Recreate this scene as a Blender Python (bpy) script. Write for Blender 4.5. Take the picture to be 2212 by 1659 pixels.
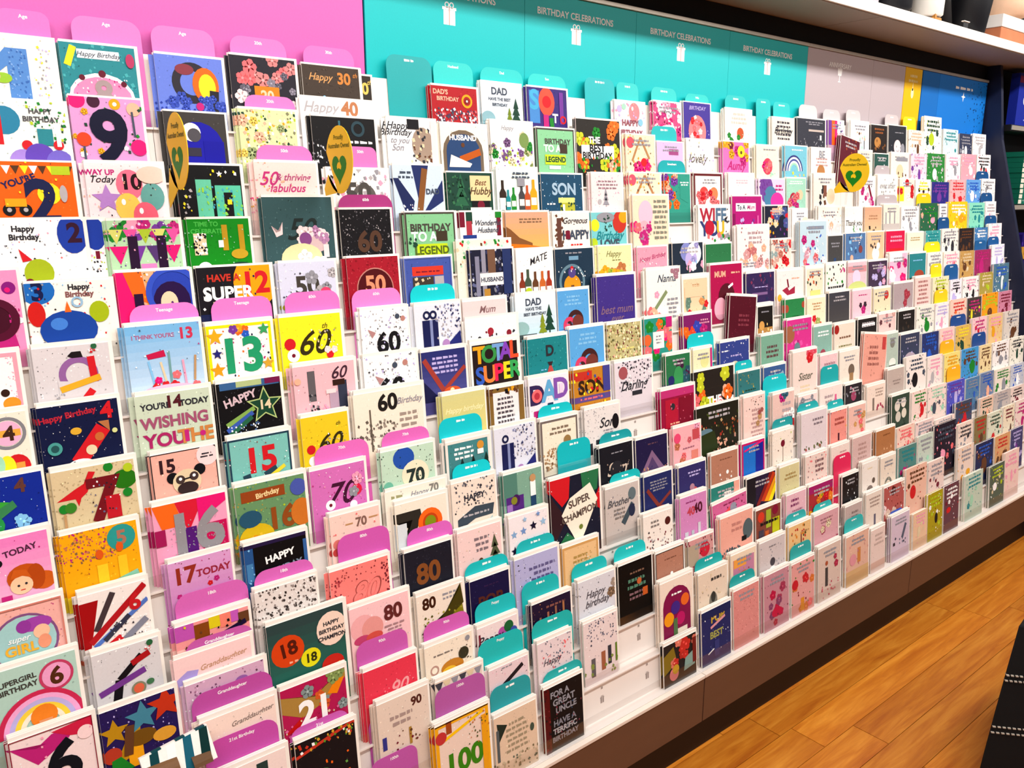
import bpy, math, random
from mathutils import Vector, Matrix

for o in list(bpy.data.objects): bpy.data.objects.remove(o)
scene = bpy.context.scene
COL = scene.collection

# ------------------------------------------------------------------ camera, world, lights, exposure
PITCH, AZ = 0.224673, 0.888343            # camera tilt down, heading measured from the rack's length (+X)
cam = bpy.data.cameras.new('camera'); camo = bpy.data.objects.new('camera', cam); COL.objects.link(camo)
cam.sensor_width = 36.0; cam.lens = 1770.0 / 2212.0 * 36.0; cam.clip_start = 0.02
Fv = Vector((math.cos(AZ) * math.cos(PITCH), math.sin(AZ) * math.cos(PITCH), -math.sin(PITCH)))
Rv = Vector((math.sin(AZ), -math.cos(AZ), 0)); Uv = Rv.cross(Fv)
camo.matrix_world = Matrix(((Rv.x, Uv.x, -Fv.x, 0), (Rv.y, Uv.y, -Fv.y, 0), (Rv.z, Uv.z, -Fv.z, 1.6), (0, 0, 0, 1)))
scene.camera = camo
w = bpy.data.worlds.new('shop_world'); scene.world = w; w.use_nodes = True
w.node_tree.nodes['Background'].inputs[0].default_value = (1.0, 0.97, 0.95, 1)
w.node_tree.nodes['Background'].inputs[1].default_value = 0.14

def area(name, loc, sx, sy, power, col=(1, .96, .91), rot=(0, 0, 0)):
    l = bpy.data.lights.new(name, 'AREA'); l.shape = 'RECTANGLE'; l.size = sx; l.size_y = sy
    l.energy = power; l.color = col
    o = bpy.data.objects.new(name, l); COL.objects.link(o); o.location = loc; o.rotation_euler = rot
    return o
area('ceiling_tube_and_fill', (2.4, -0.05, 3.36), 9.0, 0.26, 280, rot=(math.radians(38), 0, 0))
area('ceiling_tube_and_fill', (2.4, -1.7, 3.36), 9.0, 0.4, 90, rot=(math.radians(45), 0, 0))  # second strip is an unseen lamp added for fill
scene.view_settings.view_transform = 'Standard'; scene.view_settings.look = 'None'
scene.view_settings.exposure = -0.08; scene.view_settings.gamma = 1.0
scene.view_settings.use_curve_mapping = False

# ------------------------------------------------------------------ colours and materials
PAL = dict(w='ffffff', i='fdf6e6', k='15131a', K='33333b', g='b9b4b8', G='1e8a2e', d='1f4a3a', l='b9cf2a', y='ffe62e', Y='e9a91c',
           o='f5701e', r='d3202b', R='7d1533', p='f7a9c4', P='e8197a', m='c2277f', v='7b3fa0', V='3a1d5c', b='2f64c8', B='1c2350',
           s='8cc7ef', t='1f8f97', T='2cc4c9', n='a9dcc0', c='e6d3b0', e='f6b99d', a='c49a6c', A='6b4328', q='c3b8ea', x='9a9aa3',
           z='fbdfe0', h='4a5566', f='f5757a')
_cc = {}
def lin(c):
    if c in _cc: return _cc[c]
    hx = c[1:] if c[0] == '#' else PAL[c]
    v = [int(hx[k:k + 2], 16) / 255 for k in (0, 2, 4)]
    v = [a / 12.92 if a <= .04045 else ((a + .055) / 1.055) ** 2.4 for a in v]
    _cc[c] = (v[0] ** 1.1, v[1] ** 1.1, v[2] ** 1.1, 1.0)
    return _cc[c]

def mat(name, col, rough=.5, spec=.4, metal=0., noise=0., nscale=40., bump=0., stretch=None, emit=None):
    m = bpy.data.materials.new(name); m.use_nodes = True
    nt = m.node_tree; b = nt.nodes['Principled BSDF']
    c = lin(col) if isinstance(col, str) else (*col, 1)
    b.inputs['Base Color'].default_value = c
    b.inputs['Roughness'].default_value = rough; b.inputs['Metallic'].default_value = metal
    b.inputs['Specular IOR Level'].default_value = spec
    tc = nt.nodes.new('ShaderNodeTexCoord'); mp = nt.nodes.new('ShaderNodeMapping')
    if stretch: mp.inputs['Scale'].default_value = stretch
    nt.links.new(tc.outputs['Object'], mp.inputs['Vector'])
    n = nt.nodes.new('ShaderNodeTexNoise'); n.inputs['Scale'].default_value = nscale; n.inputs['Detail'].default_value = 4
    nt.links.new(mp.outputs[0], n.inputs['Vector'])
    mx = nt.nodes.new('ShaderNodeMix'); mx.data_type = 'RGBA'
    mx.inputs['A'].default_value = tuple(max(0, a * (1 - noise)) for a in c[:3]) + (1,)
    mx.inputs['B'].default_value = tuple(min(1, a * (1 + noise)) for a in c[:3]) + (1,)
    nt.links.new(n.outputs['Fac'], mx.inputs['Factor']); nt.links.new(mx.outputs['Result'], b.inputs['Base Color'])
    if bump:
        bp = nt.nodes.new('ShaderNodeBump'); bp.inputs['Strength'].default_value = bump; bp.inputs['Distance'].default_value = .002
        nt.links.new(n.outputs['Fac'], bp.inputs['Height']); nt.links.new(bp.outputs[0], b.inputs['Normal'])
    if emit:
        b.inputs['Emission Color'].default_value = c; b.inputs['Emission Strength'].default_value = emit
    return m

def print_mat(name, rough=.42, spec=.3):
    m = bpy.data.materials.new(name); m.use_nodes = True
    nt = m.node_tree; b = nt.nodes['Principled BSDF']
    at = nt.nodes.new('ShaderNodeAttribute'); at.attribute_name = 'Col'
    n = nt.nodes.new('ShaderNodeTexNoise'); n.inputs['Scale'].default_value = 260; n.inputs['Detail'].default_value = 2
    tc = nt.nodes.new('ShaderNodeTexCoord'); nt.links.new(tc.outputs['Object'], n.inputs['Vector'])
    mr = nt.nodes.new('ShaderNodeMapRange'); mr.inputs['To Min'].default_value = .93; mr.inputs['To Max'].default_value = 1.05
    nt.links.new(n.outputs['Fac'], mr.inputs['Value'])
    mu = nt.nodes.new('ShaderNodeVectorMath'); mu.operation = 'SCALE'
    nt.links.new(at.outputs['Color'], mu.inputs[0]); nt.links.new(mr.outputs[0], mu.inputs['Scale'])
    nt.links.new(mu.outputs[0], b.inputs['Base Color'])
    b.inputs['Roughness'].default_value = rough; b.inputs['Specular IOR Level'].default_value = spec
    return m
M_PRINT = print_mat('printed_card', .5, .18)
M_TAB = print_mat('printed_plastic', .38, .35)
M_ENV = mat('envelope_paper', '#f6f1ea', .7, .2, noise=.03, nscale=90)
M_WHITE = mat('white_laminate', '#f3ebe6', .4, .4, noise=.02, nscale=8)
M_LIP = mat('cream_edge', '#e9ddd2', .45, .4, noise=.03, nscale=12)
M_FASCIA = mat('brown_laminate', '#6a4b39', .5, .35, noise=.1, nscale=6, stretch=(1, 1, 6))
M_PLINTH = mat('dark_plinth', '#2c1a10', .6, .3, noise=.1, nscale=8)
M_NAVY = mat('navy_panel', '#131c3c', .45, .4, noise=.06, nscale=10)
M_DARKGREY = mat('grey_end_panel', '#6a6262', .5, .3, noise=.05, nscale=10)
M_BLACK = mat('black_wall_paint', '#0d0d12', .6, .25, noise=.1, nscale=6)
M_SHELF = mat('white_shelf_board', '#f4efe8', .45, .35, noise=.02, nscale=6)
M_UNDER = mat('beige_shade_underside', '#9a8c80', .55, .3, noise=.04, nscale=5)  # beige kept dark so the shelf underside looks shaded
M_RAIL = mat('pale_metal_rail', '#d8cfc2', .3, .5, metal=.6, noise=.05, nscale=30)
M_SIGN = mat('yellow_card_sign', '#ffd012', .45, .35, noise=.04, nscale=20)
M_CEIL = mat('ceiling_paint', '#e8e4de', .8, .2, noise=.02, nscale=4)
M_SUB = mat('floor_joint', '#5a2e0e', .7, .2, noise=.1, nscale=20)
M_CLEAR = bpy.data.materials.new('clear_acrylic'); M_CLEAR.use_nodes = True
_nt = M_CLEAR.node_tree; _nt.nodes.clear()
_o = _nt.nodes.new('ShaderNodeOutputMaterial'); _m = _nt.nodes.new('ShaderNodeMixShader')
_t = _nt.nodes.new('ShaderNodeBsdfTransparent'); _g = _nt.nodes.new('ShaderNodeBsdfGlossy')
_t.inputs[0].default_value = (.96, .965, .97, 1); _g.inputs['Roughness'].default_value = .12
_m.inputs[0].default_value = .07; _nt.links.new(_t.outputs[0], _m.inputs[1]); _nt.links.new(_g.outputs[0], _m.inputs[2])
_nt.links.new(_m.outputs[0], _o.inputs[0])

def plank_mat():
    m = bpy.data.materials.new('honey_oak_plank'); m.use_nodes = True
    nt = m.node_tree; b = nt.nodes['Principled BSDF']
    tc = nt.nodes.new('ShaderNodeTexCoord'); mp = nt.nodes.new('ShaderNodeMapping'); mp.inputs['Scale'].default_value = (2.2, 26, 10)
    oi = nt.nodes.new('ShaderNodeObjectInfo')
    ad = nt.nodes.new('ShaderNodeVectorMath'); ad.operation = 'ADD'
    sc = nt.nodes.new('ShaderNodeVectorMath'); sc.operation = 'SCALE'; sc.inputs['Scale'].default_value = 37.0
    cb = nt.nodes.new('ShaderNodeCombineXYZ')
    for k in range(3): nt.links.new(oi.outputs['Random'], cb.inputs[k])
    nt.links.new(cb.outputs[0], sc.inputs[0])
    nt.links.new(tc.outputs['Object'], mp.inputs['Vector']); nt.links.new(mp.outputs[0], ad.inputs[0]); nt.links.new(sc.outputs[0], ad.inputs[1])
    n = nt.nodes.new('ShaderNodeTexNoise'); n.inputs['Scale'].default_value = 1.6; n.inputs['Detail'].default_value = 7; n.inputs['Roughness'].default_value = .62
    n.inputs['Distortion'].default_value = .6
    nt.links.new(ad.outputs[0], n.inputs['Vector'])
    r = nt.nodes.new('ShaderNodeValToRGB'); e = r.color_ramp.elements
    e[0].position = .3; e[0].color = lin('#b4651c'); e[1].position = .72; e[1].color = lin('#e09a3c')
    k = e.new(.5); k.color = lin('#cc8028')
    nt.links.new(n.outputs['Fac'], r.inputs[0])
    hs = nt.nodes.new('ShaderNodeHueSaturation')
    mr = nt.nodes.new('ShaderNodeMapRange'); mr.inputs['To Min'].default_value = .82; mr.inputs['To Max'].default_value = 1.12
    nt.links.new(oi.outputs['Random'], mr.inputs['Value']); nt.links.new(mr.outputs[0], hs.inputs['Value'])
    nt.links.new(r.outputs[0], hs.inputs['Color']); nt.links.new(hs.outputs[0], b.inputs['Base Color'])
    b.inputs['Roughness'].default_value = .34; b.inputs['Specular IOR Level'].default_value = .45
    return m
M_PLANK = plank_mat()

# ------------------------------------------------------------------ mesh helpers
def link(o, parent=None):
    COL.objects.link(o)
    if parent is not None: o.parent = parent
    return o
def tag(o, label=None, cat=None, group=None, kind=None):
    if label: o['label'] = label
    if cat: o['category'] = cat
    if group: o['group'] = group
    if kind: o['kind'] = kind
    return o
def empty(name, loc=(0, 0, 0)):
    o = bpy.data.objects.new(name, None); COL.objects.link(o); o.location = loc; o.empty_display_size = .05
    return o
class MB:
    """collects geometry with one colour per vertex"""
    def __init__(s): s.v = []; s.f = []; s.c = []
    def poly(s, pts, col):
        n = len(s.v); s.v += pts; s.c += [col] * len(pts); s.f.append(tuple(range(n, n + len(pts))))
    def mesh(s, pts, faces, col):
        n = len(s.v); s.v += pts; s.c += [col] * len(pts); s.f += [tuple(i + n for i in f) for f in faces]
    def box(s, a, b, col=(1, 1, 1, 1)):
        x0, y0, z0 = a; x1, y1, z1 = b
        s.mesh([(x0, y0, z0), (x1, y0, z0), (x1, y1, z0), (x0, y1, z0), (x0, y0, z1), (x1, y0, z1), (x1, y1, z1), (x0, y1, z1)],
               [(0, 3, 2, 1), (4, 5, 6, 7), (0, 1, 5, 4), (1, 2, 6, 5), (2, 3, 7, 6), (3, 0, 4, 7)], col)
    def prism(s, prof, x0, x1, col=(1, 1, 1, 1)):
        """profile in (y, z), counter-clockwise seen from -X ... extruded along X"""
        n = len(prof)
        pts = [(x0, y, z) for y, z in prof] + [(x1, y, z) for y, z in prof]
        fs = [tuple(range(n)), tuple(range(2 * n - 1, n - 1, -1))] + [(i, i + n, (i + 1) % n + n, (i + 1) % n) for i in range(n)]
        s.mesh(pts, fs, col)
    def lathe(s, prof, c, col, n=24):
        pts = []; fs = []
        for r, z in prof:
            for k in range(n): a = 2 * math.pi * k / n; pts.append((c[0] + r * math.cos(a), c[1] + r * math.sin(a), c[2] + z))
        for j in range(len(prof) - 1):
            for k in range(n): fs.append((j * n + k, j * n + (k + 1) % n, (j + 1) * n + (k + 1) % n, (j + 1) * n + k))
        fs.append(tuple(range(n - 1, -1, -1))); fs.append(tuple((len(prof) - 1) * n + k for k in range(n)))
        s.mesh(pts, fs, col)
    def data(s, name, m):
        me = bpy.data.meshes.new(name); me.from_pydata(s.v, [], s.f)
        at = me.attributes.new('Col', 'FLOAT_COLOR', 'POINT')
        flat = [q for c in s.c for q in c]; at.data.foreach_set('color', flat)
        me.materials.append(m); me.update()
        return me
    def build(s, name, m, parent=None, bevel=0.):
        o = link(bpy.data.objects.new(name, s.data(name, m)), parent)
        if bevel:
            b = o.modifiers.new('bevel', 'BEVEL'); b.width = bevel; b.segments = 2; b.limit_method = 'ANGLE'
        return o

CARDS=[
(14,233,116,142,3,2,0,'i','C -.02 .8 .13 s|R .32 .2 .62 .86 #5b8fd0|Z #5b8fd0 .32 .86 .1 .66 .16 .54 .34 .66|D 60 #86afe4,#3f6fb8 .03 .34 .25 .6 .84|D 30 q,y,x .035 .7 .3 .95 .9|E .24 .5 .13 .08 #9cc83a|D 12 e,q .05 .02 .45 .2 .7','cream first birthday card with a blue plaid number 1, top tier'),
(14,352,135,142,3,2,0,'#2f8d96','D 40 #4fb0b5 .05|M .08 .72 .18 .96 .09 y|R .22 .82 .78 .93 w|I Happy_Birthday .5 .875 .065 h|E .5 .34 .44 .34 w|E .5 .33 .4 .3 #f48fb8|D 30 m,w .025 .15 .3 .85 .6|C .25 .58 .04 #6b1530|C .52 .64 .05 #6b1530|C .8 .53 .04 #6b1530|T 8 .52 .4 .34 #a99698|E .92 .83 .06 .1 #b8406a','teal card with a pink cupcake and a grey number 8, top tier'),
(14,513,137,138,3,2,0,'#6f86dc','Q .52 .64 .3 .18 #33303a|E .42 .82 .14 .08 #8c3f4c|E .72 .62 .2 .26 o|E .74 .6 .13 .19 y|M .84 .55 .8 .15 .14 #2a2830|F 14 #3d55b8 .08 .05 .25 .95 .45|D 30 #2c44a8 .03 0 .25 1 .4|C .6 .32 .06 m','blue card with a burning charcoal number 9, top tier'),
(14,657,149,151,3,2,0,'#2b2833','F 10 p,f,#d88a8a .11 .02 .7 .98 .98|F 14 #6a6674,#8d8896 .07 .05 .3 .95 .8|F 5 p,z .1 .05 .3 .95 .5|R .34 .34 .72 .62 #d9891f|T 20 .53 .5 .14 c','dark floral card with a gold label, reading 20, top tier'),
(14,813,143,148,3,2,0,'#4a3e35','I Happy .3 .84 .11 #d9a36a|T 30 .72 .84 .17 #d08a45|I th .92 .9 .07 #d08a45|C .35 .55 .03 s|C .53 .53 .03 y|C .75 .52 .03 r|D 40 #5d5046 .02','brown card reading Happy 30th in copper letters, top tier'),
(14,863,127,137,12.5,1,0,'#3a332c','T 0 .87 .8 .2 #e6c868|I th .96 .9 .08 #e6c868','dark card with a gold 0 half hidden at the end of the pink section'),
(14,1137,143,131,3,2,0,'#b21f29',"T DAD'S .2 .9 .08 #f0b8a0|T BIRTHDAY .35 .78 .07 #f0b8a0|Q .77 .76 .12 .08 Y|C .77 .76 .05 #8a2a1c|C .77 .76 .02 w|D 150 w,#5b3a5c,f,h .045 .03 .35 .97 .6",'crimson card with a gold medallion and patterned lower band, top tier'),
(14,1285,137,151,3,2,0,'#dcebf6','N #eef2f8 #bcdcee|T DAD .45 .87 .13 h|T HAVE_THE_BEST .45 .74 .055 h|T BIRTHDAY .45 .65 .055 h|E .15 .42 .17 .14 #8fb6c0|P .85 .35 .4 d|P .68 .32 .28 #7c8f2c|R 0 .25 1 .36 #a9cdd8','pale blue card reading DAD above a lake and pine trees, top tier'),
(14,1434,148,151,3,2,0,'#41307e','R .05 .4 .3 .95 #4f8fd0|T S .17 .8 .34 #4fb2dc|E .48 .77 .2 .26 #fa5a45|C .48 .77 .11 r|M .45 .35 .45 .55 .13 m|M .6 .35 .58 .5 .1 G|M .85 .4 .85 .95 .1 v|T T .68 .5 .16 w|T O .88 .48 .14 r','purple card with big blue S and red O letters, top tier'),
(14,1758,131,138,3,2,0,'#f8e8ee','O .65 .8 .2 #fa8f96|C .15 .85 .08 q|C .3 .9 .07 n|D 20 e,q,p .05 0 .6 1 1|T HAPPY .5 .58 .13 #9a5a66|T BIRTHDAY .5 .38 .12 #9a5a66|C .85 .6 .08 s','pastel balloon card reading HAPPY BIRTHDAY behind the orange floral one, top tier'),
(14,1920,134,148,3,2,0,'#d8568a','F 26 P,p,w,m,z .13 0 .3 1 1|D 50 w,R,m .05|E .5 .45 .3 .12 w','magenta and white blossom patterned card, top tier'),
(14,2059,137,156,3,2,0,'#4a3a9c','E .5 .45 .33 .38 #f28a8e|F 14 f,z,r .08 .25 .25 .75 .75|I BIRTHDAY .5 .9 .09 q|D 14 q .03','indigo card with a coral flower dome, top tier'),
(14,2264,149,149,3,2,0,'#fdfbf4','C .57 .5 .13 #c65a2c|D 16 c,n .04 .1 .3 .9 .5|L 3 .2 .68 .85 .95 #d8cfc4|F 4 G .07 .1 .3 .5 .45','white card with one rust coloured flower, top tier'),
(14,2524,137,136,3,2,0,'#f0e8dc','L 5 .15 .45 .9 .95 #4a4650|I Birthday .5 .7 .17 K','cream card with grey script, last before the grey headers, top tier'),
(14,2675,193,144,3,2,0,'#3a3c48','L 2 .3 .85 .9 .95 x|R .4 .7 .95 .75 #c9bcb4|D 20 x .03 .1 .3 .9 .6|R .8 .5 .86 .62 w','slate grey card with a pale bar, under the grey headers, top tier'),
(14,2880,113,148,3,2,0,'#c4a0b8','R 0 .4 .2 1 v|R .2 .4 .4 1 o|R .4 .4 .55 1 P|R .55 .7 1 1 w|D 18 v,Y,w,B .12 .5 .35 1 1','small rainbow patchwork card, top tier'),
(14,3036,141,153,3,2,0,'w','D 16 A,n,e,x .08 .2 .3 .8 .75|M .75 .3 .75 .55 .04 K','white card with a faint floral sketch, top tier'),
(14,3188,135,148,3,2,0,'#2a1f1c','L 2 .2 .76 .8 .94 #9a5a2a|E .4 .55 .2 .16 #c08a4a|D 12 #8a5a30 .08 .1 .3 .9 .6','near black card with brown lettering, top tier'),
(14,3327,154,153,3,2,0,'#2c2f38','L 1 .3 .8 .9 .85 x|E .5 .45 .2 .2 z|E .8 .4 .12 .16 x|D 10 x .06 .1 .3 .9 .6','charcoal card with pale figures, top tier'),
(13,225,126,136,3,2,0,'#e9f2ea','C .2 .75 .2 #2f86a8|R -.1 .45 .16 .82 r|T HAPPY .67 .88 .07 #5d5a60|T BIRTHDAY .67 .78 .07 #5d5a60|D 40 G,l,d .04 .5 .5 1 1|R .6 .45 .8 .66 #2f8a96|C .45 .45 .07 r|C .86 .46 .07 r|C .38 .24 .18 #a98ad8|C .6 .3 .2 #6a4bb8|C .85 .24 .18 #7a6ac8|R .84 .44 .9 .62 w','pale mint card with purple cupcakes and a teal balloon, second tier down'),
(13,352,129,150,3,2,0,'#dc9fd2','C .1 .96 .12 P|C .33 .95 .09 #4a1838|C .62 .93 .08 Y|C .62 .93 .03 w|C .88 .88 .1 e|D 20 G,d .05 .02 .3 1 .9|F 8 w,Y .05 .02 .3 1 .9|T 9 .5 .55 .74 #0a0a30|C .14 .5 .1 #fa4a22|C .9 .42 .12 P|M .86 .55 .85 .85 .03 h|M .13 .1 .13 .42 .03 h','lilac garden card with flowers and a black number 9, second tier down'),
(13,511,125,134,3,2,0,'#43403f','C .52 .5 .42 #1a18a8|R .1 0 .94 .5 #1a18a8|C .42 .72 .15 w|C .46 .68 .11 #55535a|R .6 .1 .94 .6 #1512a0|R .33 .38 .55 .5 #3a3648','charcoal card with a navy one eyed monster 9, second tier down'),
(13,656,130,148,3,2,0,'#dfe8b0','D 200 l,c,#8a8a6a,Y,e,d,w .05|F 16 #e8c860,#9aa878,e .1|R .33 .28 .74 .52 #e89a2c|I 21st .53 .42 .1 w','pale green meadow card with an orange label, second tier down'),
(13,795,178,181,12.5,1,0,'#fdfcfa','I Happy .28 .9 .13 g|T 40 .7 .9 .17 #c0825a|D 12 c,x .03 .1 .5 .9 .8','white card reading Happy 40 in copper, behind the black 40, second tier down'),
(13,813,162,143,3,2,0,'#141316','M .43 .75 .43 .95 .03 #3f7280|M .43 .78 .55 .78 .03 #3f7280|Q .72 .84 .11 .07 #2f4a55|L 1 .5 .6 .95 .68 w|D 30 w,x .03 0 .3 .3 .6','black card with a thin teal outlined 40, second tier down'),
(13,995,140,149,3,2,0,'w','I Happy .22 .9 .12 K|I Birthday .22 .8 .11 K|I to_you .25 .68 .1 x|I Son .2 .57 .11 x|E .72 .62 .22 .3 #a89484|R .42 .85 .66 1 k|D 40 K,c,A .06 .45 .3 .95 .85|R .9 .3 1 1 z','white card with script and a top hat photograph, second tier down'),
(13,1141,144,146,3,2,0,'#f8f1e2','E .48 .55 .44 .38 #7a6a58|R .04 .1 .92 .55 #7a6a58|E .48 .55 .37 .31 #2a4a78|R .11 .1 .85 .55 #2a4a78|T HUSBAND .48 .78 .09 w|C .47 .66 .04 A|M .4 .42 .85 .56 .12 #c05f14|Z i .15 .3 .2 .5 .65 .36 .6 .3','cream card with a navy HUSBAND arch, second tier down'),
(13,1291,143,160,3,2,0,'#fdfbf6','I Happy .4 .9 .08 x|F 14 #7a5a86,G,#8a9a5a,c .09 .05 .3 1 .8|D 40 l,c,v .05 0 .3 1 .6|E .8 .72 .12 .14 #7f9a58','white card with green and mauve garden flowers, second tier down'),
(13,1441,142,150,3,2,0,'#8fcf9f','W #4a4440 .03|T BIRTHDAY .55 .78 .1 #55504c|T TO_A .4 .66 .13 w|R .6 .58 .8 .74 #4a3a30|R .2 .38 .75 .55 #c6dc2a|T LEGEND .48 .47 .1 d|R .3 .3 .6 .36 w','mint card reading BIRTHDAY TO A on a lime can, dark framed'),
(13,1584,178,181,3,2,0,'#2e2a26','F 20 o,#c8d030,e,#fa7a28,G .12 0 .3 1 1|T THE .4 .7 .1 w|R .1 .42 .85 .62 w|T BEST .46 .58 .12 k|T BIRTHDAY .46 .47 .1 k|D 40 G,l,o .06 0 .2 1 .45','black card with orange and lime flowers reading BEST BIRTHDAY, second tier down'),
(13,1776,130,149,3,2,0,'#f4e2c4','C .15 .85 .13 #d85a6a|M .5 .95 .2 .5 .06 #b98a5a|M .5 .95 .8 .55 .06 #b98a5a|F 6 P .15 .3 .35 .8 .5|D 30 e,A,Y .05 0 .35 1 1|C .6 .48 .1 r','cream card of a woman in a red floral dress, second tier down'),
(13,1908,125,134,3,2,0,'#e4c0ee','R .45 .72 .82 .85 #a8528c|D 14 s,w .05 .1 .3 .9 .6|C .4 .5 .05 s','lilac card with a plum banner, second tier down'),
(13,2042,140,146,3,2,0,'#f6f2ea','I lovely .4 .62 .2 #6a625e|D 40 c,q,x .05|E .45 .4 .2 .14 #e8dcf0','off white card with grey lovely script and specks, second tier down'),
(13,2222,145,147,3,2,0,'#e57abf','F 8 m,Y,R .13 .05 .6 1 1|C .7 .8 .14 y|C .7 .78 .04 A|I Aunty .5 .5 .2 m|L 1 .3 .3 .9 .36 R','pink card with a yellow flower reading Aunty, second tier down'),
(13,2402,133,142,3,2,0,'#f8efd8','C .5 .52 .22 #e0455f|F 4 P,f .14 .35 .4 .7 .65|D 8 n .06 .2 .3 .9 .4|L 1 .3 .88 .9 .94 x','cream card with one crimson bloom, second tier down'),
(13,2568,143,147,3,2,0,'#7cc4d8','G .4 .42 .4 #3a3f86,w,#4a55a0,w,n|D 10 y,e .07 .1 .2 .9 .4|L 1 .2 .88 .9 .94 w','sky blue card with a navy and white rainbow owl, second tier down'),
(13,2729,138,145,3,2,0,'#f8f4ec','T BE .55 .85 .2 x|L 3 .2 .55 .9 .78 #c8a0a0|C .5 .42 .2 #b9814e','white card with a round brown bird, second tier down'),
(13,2902,146,179,3,2,-9,'#64182c','D 24 #a85030,#c8702c .07 .3 .3 .9 1','burgundy card with copper streaks tilting behind the yellow paddle, second tier down'),
(13,3049,119,148,3,2,0,'#f4ead8','L 3 .1 .7 .9 .95 x|D 10 c .06','beige card with small grey text beside the burgundy one, second tier down'),
(13,3176,117,139,3,2,0,'#2f5a52','D 8 w .06 .1 .6 .9 .9','dark green card above a grey divider tab, second tier down'),
(13,3308,154,147,3,2,0,'#f6eee2','R .3 .78 .95 .88 x|C .5 .5 .2 c|D 10 A,c .08 .2 .3 .9 .6','cream card with a grey title bar and teddy, second tier down'),
(12,217,130,136,3,2,0,'#f5690f',"K 9 y,w,#5a3a20 .95|R .72 .84 .96 .95 l|T YOU'RE .3 .76 .09 #2a2a5c 18|C .66 .6 .15 y|T 2 .56 .5 .6 B|C .14 .4 .08 k|C .34 .4 .08 k|C .14 .4 .03 g|C .34 .4 .03 g|R .1 .44 .36 .54 Y|E .84 .6 .05 .12 g|D 12 A,y .03",'orange card with a navy number 2 and yellow digger, third tier down'),
(12,358,140,137,3,2,0,'#fbe6ea','T WAY_UP .18 .88 .07 m|I Today .2 .79 .09 K|O .55 .72 .19 #f07a96|T 10 .57 .76 .2 #2a0a16|S .24 .53 .2 #b98ad0|O .5 .42 .18 #f4cf62|E .84 .56 .16 .19 #6ba9a4|O .72 .3 .18 #ee6a82|D 30 p,K,e .02|E .85 .85 .2 .12 #fbd3c4','pale pink balloon card with a black number 10, third tier down'),
(12,515,133,137,3,3,0,'#0c0c10','R .28 .25 .52 .8 #6fd0b0|Q .78 .5 .2 .09 #63cfb0|R .57 .2 .98 .72 #63cfb0|R .7 .2 .84 .62 k|D 60 #8fdc6a,#4fb0c8,#a8e048 .04 .28 .25 .98 .7|R .75 .45 .82 .52 y|D 12 g,y .04 .05 .3 .25 .7|S .66 .88 .05 w|D 6 w,y .05 .5 .84 1 .95','black card with a pixel green number 10, third tier down'),
(12,669,144,146,3,2,0,'#fbd9d4','I 50 .2 .78 .2 #c43a80|I &_thriving .6 .8 .1 #b04a80|I fabulous .5 .65 .12 #c43a80|D 40 P,p,Y .025 0 .3 .3 .8|D 20 e .03','blush card reading 50 and fabulous in magenta script, third tier down'),
(12,826,157,136,3,2,0,'#fbfaf7','D 60 K,g,p,x .07 0 .3 1 1|Q .6 .55 .2 .13 #6a6663|T 50 .5 .62 .3 #55524f','white confetti card with charcoal rings beside the yellow paddle, third tier down'),
(12,990,142,148,3,2,0,'#cfe0f2','L 2 .1 .78 .4 .92 h|Z #25346c .38 1 .72 1 .62 .6 .5 .4|Z #1f2c5e 0 .8 .1 .8 .4 .45 .36 .3 .2 .3|Z #25346c 1 .78 1 .45 .7 .3 .6 .3|M .64 .95 .5 .3 .12 #8a5a2e|T DAD .78 .6 .09 h|D 12 r,w .03 .1 .3 .5 .4','pale blue card with crossed navy lapels and a brown tie, third tier down'),
(12,1136,144,134,3,2,0,'#1f4a3c','P .3 .35 .5 #2f6a4c|D 40 #3f7a54,#123a2a .05 0 .3 .5 .95|R .5 .5 .95 .95 #f2d6a4|I Best .72 .83 .1 A|I Hubby .72 .68 .13 #55402c|R .52 .38 .92 .5 k|C .72 .42 .08 R|R .48 .3 .95 .38 i','dark green forest card with a cream Hubby label, third tier down'),
(12,1285,140,147,3,2,0,'#e9f6f2','B .14 .3 .5 #3a2a20|B .4 .3 .38 G|B .6 .3 .45 #4a4a4e|B .74 .3 .42 #c0562a|B .9 .3 .52 Y|B .26 .3 .34 t|R .05 .3 .18 .5 w|L 2 .35 .82 .85 .95 h|R .5 .7 .68 .84 x','white card with a row of coloured beer bottles, third tier down'),
(12,1431,155,135,3,2,0,'#1d4f6e','D 40 s,w .02|T SON .55 .72 .2 #a9c4d8|R .4 .45 .8 .55 #f6ee88|R .44 .2 .8 .45 #b9b83a|R .5 .25 .55 .42 w|L 1 .1 .4 .35 .46 w|D 12 d .05 .45 .25 .78 .45','dark teal card with a foaming beer reading SON, third tier down'),
(12,1612,129,140,3,2,0,'#fadfe0','L 3 .1 .68 .92 .88 #9a7f88|P .45 .35 .34 x|D 30 w,p .03|C .25 .45 .06 g','pale pink card with three text lines and a bride, third tier down'),
(12,1762,140,144,3,2,0,'#f6e3c8','C .1 .86 .12 #e05a72|M .5 .95 .1 .4 .06 #b9855a|M .5 .95 .9 .4 .06 #b9855a|D 40 e,A,c,Y .05 0 .3 1 1','cream card with tan arches and a pink bloom, third tier down'),
(12,1912,125,144,3,2,0,'#37a08e','F 16 o,r,v,e .14 0 .3 .5 1|Z #37a08e .6 .95 1 .95 .9 .4 .6 .5|L 2 .6 .75 .95 .85 w','teal card with orange and purple flowers down one side, third tier down'),
(12,2048,146,147,3,2,0,'#fbf4ec','W #6a1822 .05|L 2 .3 .78 .8 .9 x|C .35 .58 .16 #e0504a|C .7 .58 .15 #e88a5c|F 10 r,f,Y,e .12 .1 .3 .9 .6','white card with coral hearts in a dark red frame, third tier down'),
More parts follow.
